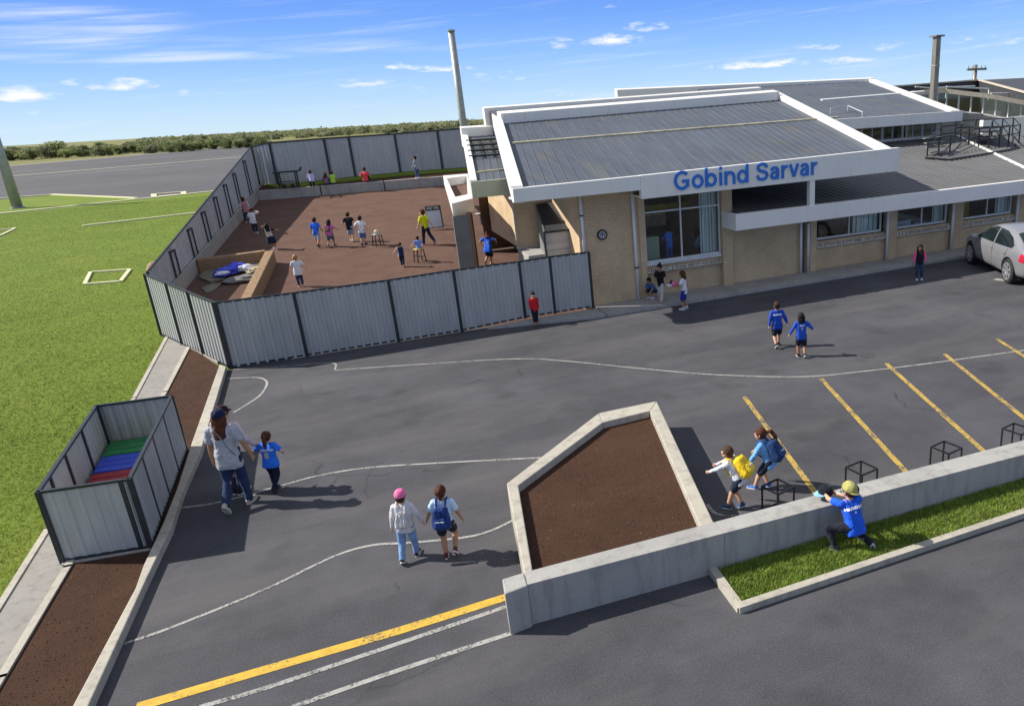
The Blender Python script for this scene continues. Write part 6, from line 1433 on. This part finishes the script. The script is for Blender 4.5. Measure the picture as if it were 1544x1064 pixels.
# ------------------------------------------------------------------ the silver car
def car():
    S = 1.17; L, Wd, Hh = 4.35*S, 1.74*S, 1.42*S
    wbk, wfr = -1.32*S, 1.32*S
    body_m = plain('silver_car_paint', (.30,.305,.33), .3, .04, 3, 0, metal=.4); b = body_m.node_tree.nodes['Principled BSDF']; b.inputs['Coat Weight'].default_value = .6; b.inputs['Coat Roughness'].default_value = .08
    cg = plain('car_glass', (.012,.018,.018), .05, .2, 2, 0); tyre = plain('tyre_rubber', (.018,.018,.019), .8, .2, 20, .1); rim = plain('alloy_rim', (.55,.55,.57), .3, .08, 6, 0, metal=.7)
    red = plain('tail_lamp', (.45,.02,.05), .2, .1, 3, 0); trim = plain('black_trim', (.015,.015,.016), .6, .2, 8, 0); headm = plain('head_lamp', (.7,.72,.75), .1, .05, 3, 0)
    # stations along the length: y, belt height, top height, half width at belt, half width of the top, floor
    st = [(-2.17,.72,.74,.60,.50,.36),(-2.12,.90,.95,.74,.62,.28),(-2.0,.95,1.02,.80,.66,.24),(-1.72,.97,1.14,.84,.62,.22),(-1.35,.965,1.34,.865,.58,.2),(-.95,.955,1.44,.87,.585,.2),(-.5,.945,1.47,.87,.60,.2),(-.05,.935,1.46,.87,.60,.2),(.35,.925,1.40,.87,.59,.2),(.75,.915,1.20,.87,.62,.2),(1.05,.905,1.01,.865,.68,.2),(1.22,.89,.945,.86,.70,.2),(1.55,.85,.90,.84,.68,.2),(1.85,.79,.83,.79,.62,.22),(2.05,.70,.74,.70,.54,.25),(2.15,.58,.60,.56,.45,.3)]
    root = thing('parked_car', 'silver sedan parked at the kerb by the wing, cut by the photo\'s right edge', 'car')
    def ring(s):
        y,bz,tz,w,tw,fl = s
        return [(0,fl),(w*.86,fl),(w*.97,fl+.12),(w*1.0,fl+(bz-fl)*.55),(w*.985,bz-.08),(w*.94,bz),((w*.94+tw)/2+.02,(bz+tz)/2),(tw+.02,tz-.035),(tw*.72,tz-.004),(0,tz+.012)]
    n = 10; bm = bmesh.new(); grid = []
    for s in st: grid.append([[bm.verts.new((sx*x*S, s[0]*S, z*S)) for x, z in ring(s)] for sx in (-1,1)])
    for a, b_ in zip(grid, grid[1:]):
        for sd_ in (0,1):
            for k in range(n-1):
                f = [a[sd_][k],b_[sd_][k],b_[sd_][k+1],a[sd_][k+1]]; bm.faces.new(f if sd_ == 0 else f[::-1])
    for e, fl in ((grid[0],False),(grid[-1],True)):
        r_ = e[0]+e[1][::-1]; bm.faces.new(r_ if fl else r_[::-1])
    bmesh.ops.remove_doubles(bm, verts=bm.verts, dist=.0005); bmesh.ops.recalc_face_normals(bm, faces=bm.faces)
    me = bpy.data.meshes.new('body'); bm.to_mesh(me); bm.free()
    o = bpy.data.objects.new('body', me); COL.objects.link(o)
    sb_ = o.modifiers.new('s','SUBSURF'); sb_.levels = 2; sb_.render_levels = 2
    cuts = []
    for y in (wbk,wfr):
        mb = MB(); mb.tube([(-1.5*S,y,.345*S),(-.55*S,y,.345*S)], .40*S, 40); mb.tube([(1.5*S,y,.345*S),(.55*S,y,.345*S)], .40*S, 40); c_ = bpy.data.objects.new('cutter', mb.mesh('cutter')); COL.objects.link(c_); cuts.append(c_)
        bm_ = bmesh.new(); bm_.from_mesh(c_.data); bmesh.ops.recalc_face_normals(bm_, faces=bm_.faces); bm_.to_mesh(c_.data); bm_.free()
        m_ = o.modifiers.new('b','BOOLEAN'); m_.object = c_; m_.operation = 'DIFFERENCE'
    dg = bpy.context.evaluated_depsgraph_get(); dg.update(); me2 = bpy.data.meshes.new_from_object(o.evaluated_get(dg))
    # outer surface for laying the windows onto
    bvh = BVHTree.FromPolygons([v.co for v in me2.vertices],[tuple(p.vertices) for p in me2.polygons])
    bpy.data.objects.remove(o)
    for c_ in cuts: bpy.data.objects.remove(c_)
    me2.name = 'body'; me2.materials.clear(); me2.materials.append(body_m); me2.polygons.foreach_set('use_smooth',[True]*len(me2.polygons))
    body = bpy.data.objects.new('body', me2); COL.objects.link(body); body.parent = root; WM[body.name] = Matrix()
    try: me2.set_sharp_from_angle(angle=R(35))
    except Exception: pass
    def patch(name, poly, axis, mat, off=.008, N=14, parent=body):
        # poly in (y,z) seen from a side (axis ±x) or (x,y) from above, laid onto the body
        xs_ = [p[0] for p in poly]; ys_ = [p[1] for p in poly]; bmx = bmesh.new(); bmx.faces.new([bmx.verts.new((p[0],p[1],0)) for p in poly])
        for k in range(1,N):
            for co, no in (((min(xs_)+(max(xs_)-min(xs_))*k/N,0,0),(1,0,0)),((0,min(ys_)+(max(ys_)-min(ys_))*k/N,0),(0,1,0))):
                bmesh.ops.bisect_plane(bmx, geom=bmx.verts[:]+bmx.edges[:]+bmx.faces[:], plane_co=co, plane_no=no)
        ok = True; D = {'+x':Vector((-1,0,0)),'-x':Vector((1,0,0)),'z':Vector((0,0,-1)),'-y':Vector((0,1,0)),'+y':Vector((0,-1,0))}[axis]
        for v in bmx.verts:
            u, w = v.co.x*S, v.co.y*S
            q = {'+x':Vector((3*S,u,w)),'-x':Vector((-3*S,u,w)),'z':Vector((u,w,4)),'-y':Vector((u,-4*S,w)),'+y':Vector((u,4*S,w))}[axis]
            hit = bvh.ray_cast(q, D)
            v.co = hit[0]-D*off if hit[0] else q*.0
            if not hit[0]: ok = False
        bad = [v for v in bmx.verts if v.co.length < 1e-6]
        if bad: bmesh.ops.delete(bmx, geom=bad, context='VERTS')
        m_ = bpy.data.meshes.new(name); bmx.to_mesh(m_); bmx.free(); m_.materials.append(mat); m_.polygons.foreach_set('use_smooth',[True]*len(m_.polygons))
        ob = bpy.data.objects.new(name, m_); COL.objects.link(ob); ob.parent = parent; WM[ob.name] = Matrix(); return ob
    for ax_ in ('-x','+x'):
        patch('side_window', [(.98,.95),(.52,1.24),(.10,1.375),(-.22,1.39),(-.22,.965)], ax_, cg)
        patch('side_window', [(-.30,.965),(-.30,1.385),(-.75,1.36),(-1.15,1.24),(-1.42,1.06),(-1.36,.99)], ax_, cg)
        patch('trim_strip', [(1.0,.56),(-1.0,.56),(-1.0,.60),(1.0,.60)], ax_, body_m, .014)
        patch('door_gap', [(.885,.3),(.898,.3),(.925,.93),(.91,.93)], ax_, trim, .005); patch('door_gap', [(-.255,.3),(-.268,.3),(-.268,.95),(-.255,.95)], ax_, trim, .005); patch('door_gap', [(-1.02,.55),(-1.035,.55),(-1.2,.95),(-1.185,.95)], ax_, trim, .005)
        for y in (-.1,-.95): patch('door_handle', [(y,.80),(y-.2,.80),(y-.2,.835),(y,.835)], ax_, body_m, .03, 4)
        patch('tail_lamp', [(-1.86,.72),(-2.1,.70),(-2.1,.92),(-1.9,.93)], ax_, red, .012); patch('head_lamp', [(1.72,.62),(2.02,.58),(1.95,.70),(1.72,.76)], ax_, headm, .012)
    patch('windscreen', [(-.66,1.06),(.66,1.06),(.56,.42),(-.56,.42)], 'z', cg, .01); patch('rear_window', [(-.56,-1.18),(.56,-1.18),(.62,-1.82),(-.62,-1.82)], 'z', cg, .01)
    patch('number_plate', [(-.26,.60),(.26,.60),(.26,.71),(-.26,.71)], '-y', headm, .012, 4)
    for sx in (-1,1):
        mb = MB(); mb.ell((sx*.98*S,.72*S,.99*S),(.11*S,.06*S,.075*S)); mb.bar((sx*.84*S,.74*S,.95*S),(sx*.95*S,.73*S,.97*S),.05,.04); mb.build('mirror', body_m, root, smooth=True, local=True)
        for y in (wbk,wfr):
            mb = MB(); r_ = .345*S; x0_, x1_ = sx*.64*S, sx*.855*S; mx = sx
            mb.tube([(x0_,y,r_),(x0_+sx*.03,y,r_),(x1_-sx*.03,y,r_),(x1_,y,r_)],[r_*.9,r_,r_,r_*.92],40); w = mb.build('wheel', tyre, root, local=True, smooth=False)
            mb = MB(); xo = x1_+sx*.004
            mb.tube([(xo-sx*.02,y,r_),(xo+sx*.002,y,r_)], r_*.30, 20)
            for k in range(7):
                a = k*2*math.pi/7; mb.bar((xo,y+math.cos(a)*r_*.2,r_+math.sin(a)*r_*.2),(xo,y+math.cos(a)*r_*.66,r_+math.sin(a)*r_*.66),.075*S,.025,up=(1,0,0))
            N = 32; vs = []
            for k in range(N):
                a = 2*math.pi*k/N
                for q_, xx_ in ((.60,0),(.71,0),(.71,.015),(.60,.015)): vs.append((xo+sx*xx_-sx*.008,y+math.cos(a)*r_*q_,r_+math.sin(a)*r_*q_))
            mb.add(vs, [(k*4+j,((k+1)%N)*4+j,((k+1)%N)*4+(j+1)%4,k*4+(j+1)%4) for k in range(N) for j in range(4)])
            mb.build('rim', rim, w, local=True)
    f_, r_ = G(1460,396.5), G(1523,429); d_ = (f_-r_).normalized(); ang = math.atan2(-d_.x, d_.y); nrm = Vector((d_.y,-d_.x,0)); mid = (f_+r_)/2+nrm*.80*S
    root.location = (mid.x,mid.y,0); root.rotation_euler.z = ang
car()
